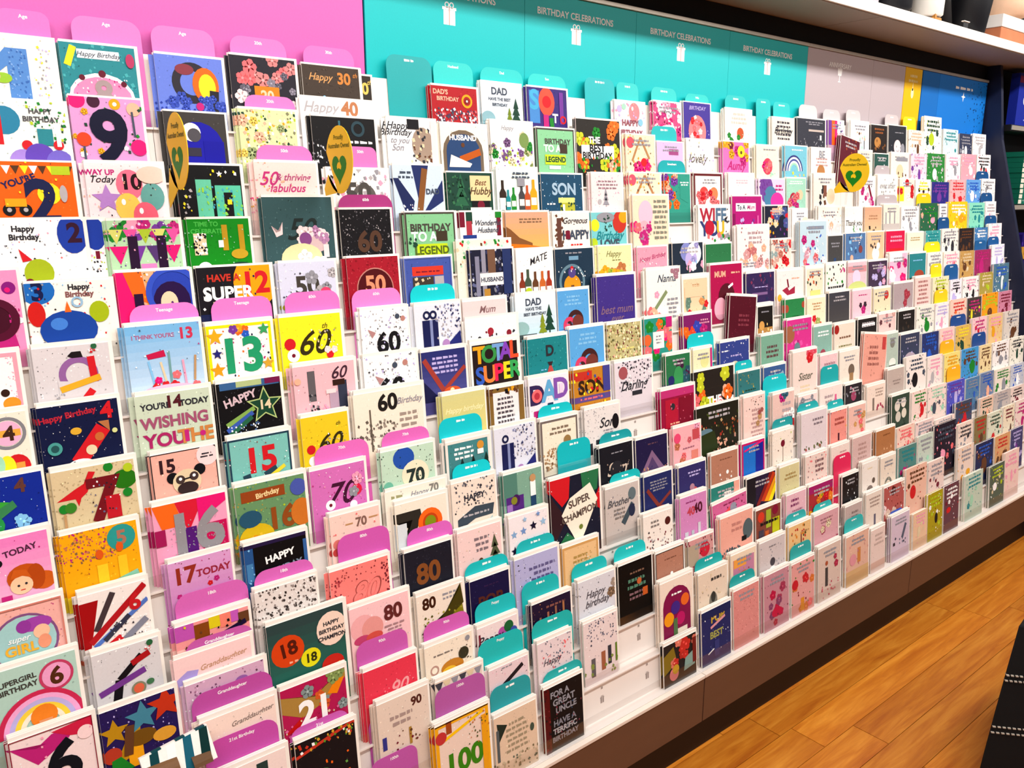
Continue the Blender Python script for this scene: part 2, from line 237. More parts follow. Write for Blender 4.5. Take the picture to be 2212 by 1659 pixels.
(12,2220,143,150,3,2,0,'#fdf2ee','L 2 .2 .78 .85 .88 #e8b8c4|M .35 .4 .7 .55 .08 #b07a78','white card with pale pink lettering beside the purple wash one, third tier down'),
(12,2381,160,135,3,2,0,'#ead0ea','E .3 .75 .25 .3 #7a4aa0|E .45 .55 .25 .25 #4f86a8|E .7 .45 .25 .2 #e83aa4|L 2 .6 .7 .95 .88 m|D 12 v .06 0 .6 .4 1','purple and pink watercolour card, third tier down'),
(12,2543,125,139,3,2,0,'#a9dcc8','L 2 .1 .85 .9 .95 w|Q .35 .5 .18 .1 #b0304a|C .7 .6 .15 c|F 6 f,m .14 .05 .3 .7 .6','mint card with a berry coloured wreath, third tier down'),
(12,2713,147,156,3,2,0,'#fdf4ec','D 10 A,K .12 .2 .35 .6 .7|E .8 .5 .2 .2 #f8d9bc|R .45 .5 .6 .75 #8a5a4a','white card with brown blotches beside the yellow paddle, third tier down'),
(12,3024,125,151,3,2,0,'#f8efee','M .9 .3 .6 .8 .1 R|F 8 p,m .1 .1 .3 .9 .7|D 8 K .05','white card with a dark red diagonal ribbon, third tier down'),
(12,3163,162,160,3,2,0,'#f8f4ec','I ever_after .5 .75 .14 x|R .25 .4 .45 .52 k|R .6 .4 .85 .52 k|D 10 x .06 .1 .5 .9 .9','white card with two black shoes, third tier down'),
(12,3341,125,147,3,2,0,'#f4e4d8','R 0 .4 .3 .8 y|F 6 r,m,w .15 0 .5 1 1','small card of red and yellow flowers, third tier down'),
(11,206,142,141,3,2,0,'#fdfdfb','D 60 f,K,x,q,p .022|T Happy .3 .9 .07 K|T Birthday .3 .8 .07 K|E .86 .82 .18 .25 #2142a8|T 2 .88 .84 .24 #3a1230|E .42 .36 .17 .18 #a9ba20|Z r .25 .5 .22 .66 .36 .52|C .3 .25 .05 R|R .4 .1 .5 .22 d','white card with a blue balloon numbered 2 and a lime creature'),
(11,259,123,140,12.5,1,0,'#fdfdfb','E .86 .82 .16 .25 #2142a8|R .84 .5 .9 .6 R|D 30 K,p,l .03 .7 .2 1 .6','white birthday 2 card, second copy showing a blue balloon edge, fourth tier down'),
(11,378,133,138,3,2,0,'#b9dcb4','F 14 v,G,m,p .13 0 .8 1 1|K 5 #d8d878,#e85aa4,#b0c838 .88|K 4 P,v,#5a3a78,P .66|T 11 .52 .52 .56 #2c0a34|D 80 w,v,d,p .025|R .4 .22 .62 .42 #f58ac4','purple and pink bunting card with a dark number 11, fourth tier down'),
(11,518,128,138,3,2,0,'#0f8f1c','T TIME_TO .3 .93 .07 #4fc050|T CELEBRATE .3 .83 .07 #4fc050|T 11 .72 .74 .38 #c09a22|R .08 .5 .28 .8 c|D 50 k,w .04 .08 .5 .28 .8|R .47 .6 .55 .7 w|E .8 .5 .14 .08 #c8a428|C .22 .3 .12 w|E .8 .34 .16 .05 d|D 20 n .02','green football card with a gold number 11, fourth tier down'),
(11,669,163,179,3,2,0,'#3c5c60','D 60 #56777a .02|I 50 .5 .64 .28 #23302f|Z z .1 .68 .16 .6 .22 .62 .26 .72 .25 .58 .16 .55|C .74 .5 .16 #d9bfc0|F 8 z,#b98ab0 .09 .5 .4 .95 .62|C .57 .52 .09 #8a4f8c|E .5 .3 .3 .2 #f0dfae|F 5 w,p,#f4e8c4 .14 .2 .2 .8 .4|R .82 .3 .9 .45 z','dark teal card with pale roses and a butterfly, reading 50, fourth tier down'),
(11,838,133,153,3,2,0,'#17151a','D 260 #77737a,#4a474e,#b9b4b8,#000000 .022|T 60 .55 .55 .34 #5c4030','black glitter card with a bronze number 60, fourth tier down'),
(11,1000,145,145,3,3,0,'#8ac998','W #4a443c .03|T BIRTHDAY .5 .76 .12 #4f4a44|T TO_A .36 .62 .15 w|R .6 .54 .83 .7 #463a2a|R .2 .3 .82 .5 #c4dc22|T LEGEND .5 .4 .13 #5a6a20|D 10 d .05 .05 .4 .2 .6','larger mint card reading BIRTHDAY TO A LEGEND, thick dark frame, fourth tier down'),
(11,1151,134,144,3,2,0,'#fbfaf8','R 0 .75 .12 1 R|R .15 .8 .3 1 d|R .15 .6 .28 .85 #b03a4a|R .06 .42 .38 .62 #24408c|R .88 .6 .98 .9 R|R .85 .9 1 1 G|I Wonderful .65 .82 .1 h|I Husband .65 .7 .1 h|L 2 .5 .45 .8 .55 x','white card with navy and red gifts reading Wonderful Husband, fourth tier down'),
(11,1291,148,142,3,2,0,'#eeb23c','N #d8a98c #f8b818|Z #8a5a30 0 .75 .1 .7 .3 .55 .6 .45 .6 .3 0 .3|Z #e87808 .1 .45 .5 .42 .9 .36 .9 .2 .1 .2|L 2 .25 .8 .9 .9 #8a6a50','golden orange sunset card with brown hillside, fourth tier down'),
(11,1445,137,139,3,2,0,'#f8efe6','D 30 A,#6a4a3c .06 .05 .3 .3 .95|M .18 .3 .18 .9 .12 #6a4438|I Gorgeous .62 .85 .12 K|T HAPPY .65 .58 .18 h|R .35 .5 .47 .66 R|L 1 .4 .36 .9 .42 r','cream card with brown trees reading HAPPY, fourth tier down'),
(11,1586,145,138,3,2,0,'#7fcdd2','C .1 .75 .12 y|E .8 .8 .2 .22 #c83a2c|E .92 .9 .14 .12 Y|E .4 .9 .25 .1 x|D 14 d .05 .3 .65 .6 .95|I Birthday .5 .55 .16 t|T LOVE .5 .38 .16 h|C .05 .4 .1 l','turquoise card with red and yellow balloons, fourth tier down'),
(11,1751,160,183,3,2,0,'#f6dfc4','E .35 .72 .2 .25 #eec4d8|E .3 .5 .14 .14 #d8b4c0|F 6 P,f,m .13 .05 .2 .5 .55|L 8 .55 .3 .98 .95 #8a8a7c|D 14 x,m .04 .1 .3 .5 .6','tall cream card with a pink champagne glass and verse, fourth tier down'),
(11,2040,163,152,3,2,0,'#fdf6f2','T WI .3 .82 .26 #b02a44|T FE .72 .82 .26 #5a7a96|T YO .35 .55 .28 #33447c|C .35 .56 .15 #c01a3c|T U .7 .56 .26 #d8b820|D 10 G,f,x .1 .2 .3 1 .42|D 8 K .05 .85 .4 1 1','white card spelling WIFE YOU in coloured capitals, fourth tier down'),
(11,2209,166,181,3,1,0,'#b5127c','R .12 .74 .8 .88 w|T To_A .3 .81 .09 h|I Mum .62 .81 .09 m|R .02 .2 .1 .7 #8a0a5c|D 30 #5a2a6c,q,v .07 .2 .25 .8 .6|R .84 .2 .9 .66 #d860a8','magenta handbag shaped gift bag card with a white tag, fourth tier down'),
(11,2385,142,150,3,2,0,'#20243c','F 12 p,r,#4a5a96,c .14 .1 .6 1 1|D 16 Y,v,#8a3a4a .07 .1 .3 1 .7|R .3 .85 .6 .95 e','navy card with pink and orange flowers next to the magenta bag'),
(11,2544,100,138,3,2,0,'w','E .85 .6 .3 .3 #fbd8c8|R .4 .7 .55 .78 x','plain white card fading to peach at its edge, fourth tier down'),
(11,2708,161,145,3,2,0,'#f8f0ea','D 24 c,e,x,A .05|L 2 .2 .75 .8 .9 x|F 6 e,z .12 .1 .3 .9 .6','white card with faint beige florals under the yellow paddle, fourth tier down'),
(11,2886,133,140,3,2,0,'#faf7f2','I Thank_you .5 .6 .16 K|D 8 G,p .07 .1 .35 .9 .5','white card with grey cursive across its centre, fourth tier down'),
(11,3028,137,141,3,2,0,'#d8ae8c','N #dcae90 #eecaa0|D 6 k .1 .2 .25 .7 .45|L 2 .2 .65 .8 .8 #b98a6a','tan gradient card with small black silhouettes, fourth tier down'),
(11,3172,133,150,3,2,0,'#f2e6d8','M .15 .5 .15 .8 .06 x|M .4 .5 .4 .85 .06 x|M .7 .5 .7 .8 .06 x|R 0 .3 1 .5 #c9c0bc','pale card with grey trees above a grey tab, fourth tier down'),
(10,120,111,163,3,2,0,'#f598c4','C .86 .82 .1 #8a1a80|C .84 .8 .04 P|E .62 .48 .22 .3 #4a0626|Z m .4 .2 .9 .2 .86 .36 .4 .3|L 3 .8 .45 .98 .62 m|E .94 .48 .08 .05 w|Q .62 .5 .34 .22 #5a0830','bright pink card with a burgundy number 3, cut by the picture edge'),
(10,232,142,139,3,2,0,'#fbf6ec','E .14 .9 .2 .17 #1f6fc0|T 3 .14 .9 .22 #101c50|T Happy .62 .93 .07 K|T Birthday .62 .84 .07 #8a5a5c|D 70 s,K,r,x .025|E .1 .62 .1 .16 #d0201c|E .83 .6 .12 .14 #a9bc14|E .45 .4 .34 .25 #1a4aa4|E .34 .48 .1 .08 #4a86d8|Z o .42 .62 .5 .62 .46 .76|Q .58 .74 .07 .045 #9ac0dc','white card with blue and red balloons around a blue number 3'),
(10,376,138,149,3,2,0,'#f6b890','R 0 0 .32 1 #ee1476|Z o .1 1 .34 1 .4 .6 .2 .7|D 40 K,w,Y .03 .3 .5 .6 1|E .78 .7 .34 .4 #2f4ab8|E .72 .6 .26 .3 #2c0c4a|E .68 .6 .12 .16 #f6d8b8|T 1 .27 .5 .5 #2c0a3a|Z r .35 .35 .9 .3 .7 .45 .4 .5|Q .75 .72 .38 .3 #3a58c8|D 50 #5a2a7a .03 .4 .2 1 .6','pink and purple swirl card with a dark 12, fifth tier down'),
(10,518,154,150,3,2,0,'#1c1820','E .78 .78 .3 .36 #fca80c|T 12 .78 .78 .28 r|T HAVE_A .35 .86 .09 #c83a2c|T SUPER .4 .66 .17 w|T BIRTHDAY .55 .5 .11 c|R 0 .25 .5 .4 #1a2450|D 20 #2a2c50,w .03|C .12 .62 .04 w','black and orange card reading SUPER with a red 12, fifth tier down'),
(10,681,133,151,3,2,0,'#d9dcf0','T 50 .48 .68 .3 #4a443e|F 6 x,g,p .12 .1 .45 1 .85|C .8 .55 .11 #e84a74|C .18 .5 .1 w|C .18 .5 .04 R|D 20 K,w .03 0 .4 .4 .9|C .05 .4 .04 #a09a20','lavender card with a hand drawn floral 50, fifth tier down'),
(10,834,135,154,3,2,0,'#a91a30','D 160 #c43a48,#8a1020 .03|C .52 .55 .34 #560a14|Q .52 .55 .36 .34 #c98a80|T 50 .52 .62 .28 #f09a78','red card with a coral 50 in a dark circle, fifth tier down'),
(10,976,136,147,3,2,0,'#4a5fae','R .16 .72 .82 .86 #d8402e|L 1 .2 .76 .78 .8 R|R .16 .5 .6 .7 #4a4038|R .62 .46 .82 .7 g|D 14 c .05 .2 .5 .58 .68|W #6a7cc0 .02','blue card with a red banner over a photo strip, fifth tier down'),
(10,1128,172,181,12.5,1,0,'#f4efdc','D 50 r,n,c,G,A .05 0 .6 1 1','cream floral card peeping over the navy tie card, fifth tier down'),
(10,1160,137,158,3,2,0,'#20223a','D 120 #6a6f96,w,#3a3f68,#8a8a96 .06|R .4 .62 .58 1 #7a5a46|R .25 .2 .35 1 #9a98a8|R .1 .3 .2 .9 #8a8aa0|R .2 .45 .75 .64 #f2eeee|T HUSBAND .48 .54 .08 h|R .28 .2 .42 .4 #b98a3a|R .75 .3 .95 1 #2a3a6c','navy patterned neckties card with a white HUSBAND plaque, fifth tier down'),
(10,1300,126,154,3,2,0,'#fbf9f4','I MATE .6 .83 .14 K 15|B .14 .2 .5 #8a3a24|B .3 .2 .55 #4a5a4a|B .5 .2 .5 A|B .7 .2 .5 #c86a2c|B .88 .2 .5 #a83a20|C .3 .3 .09 l','white card reading MATE above brown beer bottles, fifth tier down'),
(10,1430,145,149,3,2,0,'#203a50','Q .42 .42 .34 .28 #6a8a9a|E .42 .36 .22 .2 #e09a1c|C .42 .58 .1 #5a4a8c|C .42 .66 .04 r|R .35 .8 .6 .87 #7aa4c0|L 1 .25 .9 .7 .95 x|D 16 w .03 .05 .3 .8 .7|R .38 .2 .46 .36 A','dark navy card with an orange cottage in a wreath, fifth tier down'),
(10,1586,138,151,3,2,0,'#f4efb4','I Happy .45 .86 .12 #8a8a5a|L 1 .4 .72 .7 .76 #8a8a5a|F 14 #a9ba3a,#c07a4a,l,Y .15 .05 .25 1 .6','pale yellow card with an autumn tree line, fifth tier down'),
(10,1741,134,142,3,2,0,'#f4a3b8','I Happy_Birthday .5 .8 .1 #b04a78 8|R .25 .35 .4 .55 #8a1a48|R .75 .4 .9 .6 #5a1a38|C .7 .5 .08 #f06aa4|D 10 w .04','pink card with two small dark cats, fifth tier down'),
(10,1892,148,148,3,2,0,'#243244','C .45 .82 .2 #8a92d0|C .7 .78 .24 w|C .6 .66 .2 q|F 10 #a9a4d8,w,p,s .12 .3 .5 1 1|M .5 .3 .5 .55 .04 d','dark navy card with a white and lilac hydrangea, fifth tier down'),
(10,2046,134,140,3,2,0,'#2f7a4c','L 1 .4 .55 .8 .6 r|D 16 r,e .06 .3 .3 .9 .55','green card with tiny red flowers, left of the tall pink pair'),
(10,2204,180,191,3,3,0,'#faeaea','L 3 .3 .68 .85 .92 #b9a0a4|F 14 #d8a4a4,#c97a7a,e .1 .05 .25 1 .65|D 16 #a86a6a .04|L 2 .1 .3 .6 .4 x','tall blush card with scattered rose blossoms, fifth tier down'),
(10,2389,121,143,3,2,0,'#f0e0d4','F 20 #c87a6a,#d8b0a4,#9ab0b0,r .14 0 .2 1 1|D 20 R,x .05','card covered with dusty pink and grey roses, fifth tier down'),
(10,2558,177,198,3,3,0,'#c4dce8','R .3 .86 .9 .92 #8a9ab0|F 16 f,#d8a4b4,w,m .1 .1 .15 .9 .75|D 20 R,b,w .05 .2 .2 .9 .8','tall pale blue card with cherry blossom branches, fifth tier down'),
(10,2736,104,145,3,2,0,'#4c4b4c','R .4 .2 .55 .45 #2a4a7a|L 2 .2 .7 .8 .85 x','dark grey card with a small blue motif, right of the pale blossoms'),
(10,2856,149,150,3,2,0,'#5a7fae','D 16 s,w,#3a5a86 .1 .05 .5 .8 1|C .75 .6 .1 #8a4a4c|C .3 .4 .08 e','denim blue card with small birds, fifth tier down'),
(10,3011,133,151,3,2,0,'#eec8a2','E .5 .45 .22 .2 #fdf8ee|C .65 .65 .1 w|D 6 K .08 .2 .4 .9 .8','peach card with a white goose, fifth tier down'),
(10,3152,160,151,3,2,0,'#d81a50','L 2 .2 .7 .9 .9 p|R .2 .35 .9 .55 r|L 1 .3 .35 .8 .4 w','cherry red card with pink lettering, fifth tier down'),
(10,3324,147,141,3,2,0,'#f4eeda','L 2 .1 .75 .9 .88 #b9a06a|R 0 .3 1 .45 #a89a86','ivory card with gold script over a brown band, fifth tier down'),
(9,97,114,133,3,2,0,'#fdfbf8','W #f4a8b8 .06|D 40 p .02 .85 .3 .95 1|C .78 .5 .06 #3a2014|E .85 .36 .12 .1 #e8982c','white card with a pink scalloped frame at the picture edge, sixth tier down'),
(9,226,127,134,3,2,0,'#dcd6d9','D 30 K,g .014|Q .56 .62 .26 .17 #9a68a4|Z #dcd6d9 .28 .56 .8 .5 .8 .2 .28 .2|Z #1f1418 .44 .87 .5 .92 .62 .92 .64 .84 .5 .84|M .74 .84 .76 .5 .1 r|M .72 .4 .56 .24 .1 r|M .3 .44 .84 .56 .09 #efb02c|C .8 .97 .04 #2f6a44|D 12 r,w .03 .72 .88 .82 .94|R .2 .22 .34 .32 #ecc84a|D 8 x .02 .2 .32 .34 .4','grey striped card with a red and purple 2 and gold ribbon'),
(9,374,140,156,3,2,0,'#bfdcf4',"N #7fbce8 #d8e8f8|T I_THINK_YOU'RE .36 .87 .055 #b06a94|T 13 .8 .88 .15 #d03a5c|Z #c81a50 .24 .66 .48 .7 .5 .62 .26 .6|M .32 .25 .26 .58 .03 s|M .48 .28 .42 .56 .03 c|M .54 .25 .54 .68 .03 #7aa8a8|M .74 .25 .72 .56 .03 p|M .86 .3 .9 .6 .03 a|F 7 r,P,f .07 .2 .2 .95 .4|D 24 m,h,w .02|E .5 .22 .36 .08 #fbc4dc",'light blue drinks card reading 13 in raspberry, sixth tier down'),
(9,517,136,144,3,2,0,'#fdfcf6','W #fce812 .045|D 50 m,B,G,o,g .03 .05 .2 .95 .95|F 6 Y,o,b,v .08 .08 .85 .95 .97|T 13 .5 .58 .5 #26a070|S .12 .85 .13 #f0b020|S .12 .4 .12 #f2a01c|S .13 .62 .08 #2a2c7c|S .88 .9 .1 #3fa868|S .9 .42 .1 #d8a83a','yellow edged star card with a green 13, sixth tier down'),
(9,663,143,147,3,2,0,'#fcee2c','I 60 .5 .62 .36 #3a3212|I th .72 .84 .08 #6a5f20|C .14 .62 .09 r|C .18 .46 .1 w|C .18 .46 .03 R|D 24 x,w,l,c .03 .5 .5 .95 .8|C .78 .42 .06 r|F 3 w,z .07 .7 .45 .95 .6','bright yellow card with a black floral 60, higher of two, sixth tier down'),
(9,844,125,144,3,4,0,'#fbfafa','T 60 .56 .5 .36 #17151a|D 90 g,x,K,q .03 0 .4 1 1|C .9 .84 .05 #c08a80|C .78 .88 .05 h|Z #b98a8a .14 .72 .3 .66 .22 .58|R .12 .28 .9 .36 #c8b090','white confetti card with a bold black 60, higher of two, sixth tier down'),
(9,980,133,144,3,2,0,'#e6e9f4','R .16 .3 .5 .76 #1c2258|R .32 .3 .38 .76 #8a94c0|D 80 #3a3f68,g,#8a90b8 .04 .45 .45 1 1|Q .26 .84 .08 .04 B|Q .4 .84 .08 .04 B|Z #28307c .55 .25 .98 .55 1 .3|R .03 .2 .42 .3 #7ab4d8|C .65 .36 .08 #b48ac0','white card with navy gift boxes and a sash, higher of two'),
(9,1114,137,143,3,2,0,'#ecd0cf','N #f0d8d8 #e8c8c4|I Mum .55 .85 .13 #8a6a6c|L 3 .2 .5 .85 .72 #9a7c7e','dusty rose card with grey script, sixth tier down'),
(9,1272,139,146,3,2,0,'#dcecf6','N #e8f2fa #b8dcea|T DAD .45 .87 .13 h|T HAVE_THE .45 .75 .06 h|T BEST_BIRTHDAY .48 .66 .055 h|E .12 .42 .2 .14 #9ac0c0|P .84 .3 .45 d|P .66 .28 .34 #8a9a28|R 0 .2 .5 .32 #4a5a5c','blue lake card reading DAD with tall pines, lower of two, sixth tier down'),
(9,1413,117,147,3,2,0,'#5fa9e2','L 3 .2 .72 .8 .92 s|Q .55 .45 .26 .14 #4a2424|Q .35 .38 .2 .1 #d8446c|C .62 .42 .18 #7a3a30|C .3 .36 .07 #e8607e','sky blue card with chocolate and pink doughnuts, upper of two, sixth tier down'),
(9,1556,155,175,3,2,0,'#47348c','D 30 #6a5aa8 .02|I best_mum .5 .48 .15 #8a6a86|I ever .5 .34 .13 #8a6a86','violet card with muted bronze script, sixth tier down'),
(9,1751,152,181,3,3,0,'#f8f5ee','F 7 #b08a98,G,p,#8aa06a .11 .05 .1 .5 .7|I Nanna .6 .86 .15 h|F 3 #a87a8a .1 .75 .85 1 1|M .2 .35 .6 .65 .08 #8a9a70|L 5 .6 .2 .95 .55 x|F 5 e,f .12 .05 .2 .5 .4','tall white card reading Nanna with a garden spray, sixth tier down'),
(9,1904,134,153,3,2,0,'#f6d4b0','W #fdf4ea .06|L 2 .35 .78 .7 .86 a|Q .48 .48 .36 .3 #8aa090|Z #f6d4b0 .1 .6 .9 .6 .9 .8 .1 .8|F 8 r,#e09a5c,#6a8a7a,q .09 .1 .25 .9 .55','peach card with a flower garland, sixth tier down'),
(9,2039,167,181,3,2,0,'#b40e54','T MUM .3 .84 .11 e|L 1 .65 .82 .95 .88 e|E .5 .45 .26 .26 #5a0e24|E .3 .25 .2 .22 #f2b8cc|E .75 .3 .16 .2 #f6a8c8|M .55 .6 .7 .66 .05 w','crimson card with two pink haired ladies, sixth tier down'),
(9,2220,162,145,3,2,0,'#3a2a5c','D 40 #6a4a78,#8a3a5c,#27305c .07|R .2 .5 .75 .56 #8a6a9a|L 1 .25 .66 .8 .7 q','deep purple floral card beside the crimson ladies, sixth tier down'),
(9,2388,159,143,3,2,0,'#fbeae8','Z #a82a4a .2 .55 .4 .62 .4 .5 .7 .62 .7 .45 .4 .42|M .45 .6 .4 .8 .05 R|C .1 .38 .08 #e8b83a|L 1 .5 .78 .95 .84 e','pale card with a wine red bow, sixth tier down'),
(9,2558,123,146,3,2,0,'#fbe4cc','W #fdf6ee .06|D 14 #c8643a,#4a6a4a,K .1 .1 .45 .9 .9|R .25 .3 .8 .45 #f4dc8a','peach card with a row of little figures, sixth tier down'),
(9,2687,140,150,3,2,0,'#f8f2e8','D 30 A,m,G,K .08|L 2 .1 .3 .9 .5 K','white card of letters and small red houses, sixth tier down'),
(9,2836,139,150,3,2,0,'#e8c8d2','R 0 .75 1 .9 #d89aa0|C .45 .62 .22 #efd8f0|E .5 .35 .5 .2 #cfd88a','pink card above a pale green meadow, sixth tier down'),
(9,2981,151,146,3,2,0,'#4a3850','F 10 #8a6a9a,p,q .12 .1 .3 .9 .9','dark plum card with lilac flowers, sixth tier down'),
(9,3142,149,168,3,2,0,'#f8c4dc','F 8 P,f,w,m .16 0 .3 1 .8|R 0 .82 .7 1 w|D 5 Y .1 .2 .2 .8 .35','hot pink blossom card with a white top, sixth tier down'),
(9,3303,147,161,3,2,0,'#2f8a92','E .6 .45 .3 .16 #a84a34|R 0 .25 1 .4 #7a4a24|L 1 .2 .8 .8 .86 s','teal card with a brown reef scene, sixth tier down'),
(8,97,111,141,3,2,0,'#f4ecdc','Q .72 .76 .26 .21 #8a8a90|C .72 .76 .2 #f0b8d8|R .55 .72 .9 .8 #f0b04a|T 4 .74 .76 .22 #4a2c1c|E .8 .35 .18 .2 r|E .66 .35 .12 .2 y|E .55 .4 .08 .15 n|R .78 .2 .9 .4 #e8a04a','cream card with a brown 4 in a pink circle, seventh tier down'),
(8,217,134,141,3,2,0,'#101a44','T Happy_Birthday .36 .87 .08 #b8283c 6|T 4 .85 .87 .22 r|D 40 w,g .014|E .44 .66 .07 .05 #e0b03a|M .42 .26 .78 .66 .2 r|Z #b9784a .72 .74 .86 .74 .86 .6|C .72 .55 .06 #c8703a|C .6 .4 .07 c|C .16 .48 .09 #4fa09a|C .16 .48 .05 #2a5a5c|E .45 .22 .18 .1 w|D 10 r,k .04 .3 .16 .6 .28|C .92 .6 .035 #d8dc9a','navy space card with a red rocket and number 4, seventh tier down'),
(8,371,141,137,3,2,0,'#cfdcc6',"T YOU'RE .26 .84 .08 K|T 14 .5 .88 .16 #5a1c28|T TODAY .78 .84 .08 K|T WISHING .5 .62 .15 #a85a78|T YOU .34 .38 .18 #b02a6a|T THE .76 .38 .19 #d08a4a|R .6 .3 .66 .46 m|C .85 .38 .04 m","sage card reading YOU'RE 14 TODAY WISHING YOU THE, seventh tier down"),
(8,517,135,139,3,2,0,'#0f0e12','D 60 #4a4a52,#6a6a76 .015|R .05 .9 .98 1 #3f6a9a|R .3 .92 .7 1 #b8c890|R .75 .92 1 1 #7a1c50|T HAPPY .34 .76 .12 #d8c0c8 14|S .72 .62 .3 #b9cc86|S .72 .62 .25 #1c4a34|T 14 .72 .63 .14 c|M .1 .4 .55 .6 .07 #8ab05a|M .1 .32 .52 .54 .07 #3f5fb4|M .12 .25 .5 .48 .07 #2a6a4c|D 40 w,#5a7ab0 .03 .1 .15 .6 .4','black card with a rainbow trail reading HAPPY 14, seventh tier down'),
(8,672,146,151,3,2,0,'#f4c0c8','R .22 .5 .34 .92 #6a6468|D 20 K,g .04 .22 .3 .36 .6|I 60 .72 .86 .18 #4a2c3c|R .7 .2 .85 .74 #3a3f54|R .62 .68 .82 .76 #3a2018|R .55 .3 .7 .6 #c0a4b8|D 30 w,p .04 .15 .2 .55 .45|R .5 .58 .66 .64 z|C .06 .8 .05 e','rose pink card with charcoal bottle and stiletto, reading 60, seventh tier down'),
(8,831,141,151,3,2,0,'#fbfafa','T 60 .5 .5 .36 #17151a|D 90 g,x,K,q .03 0 .45 1 1|C .78 .86 .05 #c08a80|C .58 .84 .05 h|Z #b98a8a .2 .72 .36 .66 .28 .58','white confetti card with a bold black 60, lower of two, seventh tier down'),
(8,977,128,145,3,2,0,'#33397c','N #2f3578 #5a5a9c|L 4 .2 .62 .85 .92 q|M .05 .88 .46 .35 .1 #a8443a|M .98 .7 .46 .35 .08 #a8443a|E .65 .32 .2 .1 #d8602c|C .65 .34 .05 #fce0b0|Z #1f2250 0 .55 .4 .2 0 .2','navy card with two rust red arms and verse, upper of two'),
(8,1109,165,204,12.5,1,0,'#fdfbf7','D 10 R,K .04 .1 .74 .95 .84|C .48 .84 .06 #a82a3c|C .84 .8 .05 #8a2434|C .26 .77 .035 K|L 2 .3 .6 .9 .7 c','white card with tiny dark red cherries, seventh tier down'),
(8,1112,154,151,3,2,0,'#fbf8f0','R .04 .3 .98 .96 #2a1c1c|T T .18 .8 .27 #f0aa20|T O .38 .8 .27 #3f9a50|T T .57 .81 .27 #7aa8dc|T A .73 .82 .27 #8a4ac0|T L .9 .83 .28 #f05a34|T S .17 .47 .27 #3a64c4|T U .37 .48 .27 #f08a44|T P .56 .49 .27 #f0285a|T E .74 .5 .27 #e4dc2c|T R .9 .51 .27 #3fae60','white card in chunky coloured letters TOTAL SUPER, seventh tier down'),
(8,1287,140,141,3,2,0,'#1f8a90','D 60 #3fa8a8,#146a70 .03|T D .55 .76 .2 K|Z #3a2a30 .48 .55 .62 .55 .58 .48 .52 .48|Z #c0504c .52 .48 .58 .48 .66 .3 .44 .3|L 1 .3 .4 .45 .44 s','teal card with a letter D above a red tie, seventh tier down'),
(8,1429,132,152,3,2,0,'#62ace4','L 3 .2 .7 .85 .92 s|Q .55 .42 .26 .14 #4a2424|Q .33 .34 .2 .1 #d8446c|C .62 .38 .18 #7a3a30|C .28 .32 .07 #e8607e','sky blue card with chocolate and pink doughnuts, lower of two, seventh tier down'),
(8,1566,141,150,3,2,0,'#c4bc8a','D 320 #e8dca4,#8a8048,#f8f0c8,#5c5c34,#a89a5c,e,#7a3a3c .05|L 1 .2 .5 .85 .56 #e4dc8a','olive and gold mosaic card, seventh tier down'),
(8,1714,124,152,3,2,0,'#2f9a8c','F 14 o,P,e,G,f .16 0 .25 1 1|R .3 .42 .7 .74 #fdfaf4|L 3 .38 .5 .62 .68 x|C .1 .6 .14 #e8703a|R .78 .8 1 1 m','teal floral card with a square white label, seventh tier down'),
(8,1883,136,147,3,2,0,'#84206c','F 12 o,#f0502c,m,#3a4ab4 .16 0 .3 1 1|L 2 .55 .78 .95 .9 p|E .5 .5 .25 .12 #2f5ab0','purple card with blazing orange flowers, seventh tier down'),
(8,2088,146,176,3,2,-6,'#5a0a24','D 30 #8a3048,#6f1c34 .03|L 3 .25 .45 .85 .7 #8a3c4c','burgundy card with faint lettering, leaning to one side, seventh tier down'),
(8,2243,97,146,3,2,0,'#1e1a18','R 0 .25 1 .5 #b98a4a|C .3 .55 .16 #d8a45a|D 14 #e8c880,w,k .1 .1 .25 .9 .6|L 1 .2 .82 .8 .88 x|W #f0ece6 .05','black and gold street scene card, seventh tier down'),
(8,2405,118,153,3,2,0,'#2f8a50','C .05 .8 .12 #b0503a|C .95 .85 .1 #b0503a|L 2 .3 .5 .8 .65 #1c6a38','green card with rust corners, left of the cream posy, seventh tier down'),
(8,2535,120,146,3,2,0,'#f8ecce','L 3 .25 .7 .8 .9 a|F 4 e,#a8b06a,r .14 .3 .3 .8 .55','cream card with a small mixed posy, seventh tier down'),
(8,2673,143,155,3,2,0,'#4a494e','N #45464e #55504e','plain slate grey card leaning in its pocket, seventh tier down'),
(8,2832,139,152,3,2,0,'#f8ccd8','F 3 #3a2438,m .12 .35 .4 .7 .7|L 1 .25 .85 .85 .9 m','pink card with one dark sprig, seventh tier down'),
(8,2985,134,148,3,2,0,'#f0e0c0','C .75 .82 .13 #c83c34|D 14 c,A,K .07','beige card with a red corner flower, seventh tier down'),
(8,3137,165,157,3,2,0,'#b4a4a8','F 4 #a83c4c,r .12 .5 .4 .9 .75|L 2 .3 .28 .8 .4 w','mauve grey card with red flowers, seventh tier down'),
(8,3313,136,169,3,2,0,'#f6d6d0','L 6 .1 .35 .9 .95 #b07a78','pink card filled with verse text, seventh tier down'),
(7,107,108,145,3,2,0,'#12309c','T Birthday .2 .9 .08 g|T 4 .68 .88 .22 #6a4038|E .26 .66 .3 .1 #3faa3c|Z #3f8a58 .1 .56 .55 .72 .6 .64 .2 .46|E .1 .46 .3 .22 #2a9a4c|C .2 .72 .05 w|C .21 .72 .025 k|F 2 m,s .12 .5 .4 .75 .5|D 20 w,s .02|C .32 .25 .07 y','royal blue card with a green crocodile and number 4, eighth tier down'),
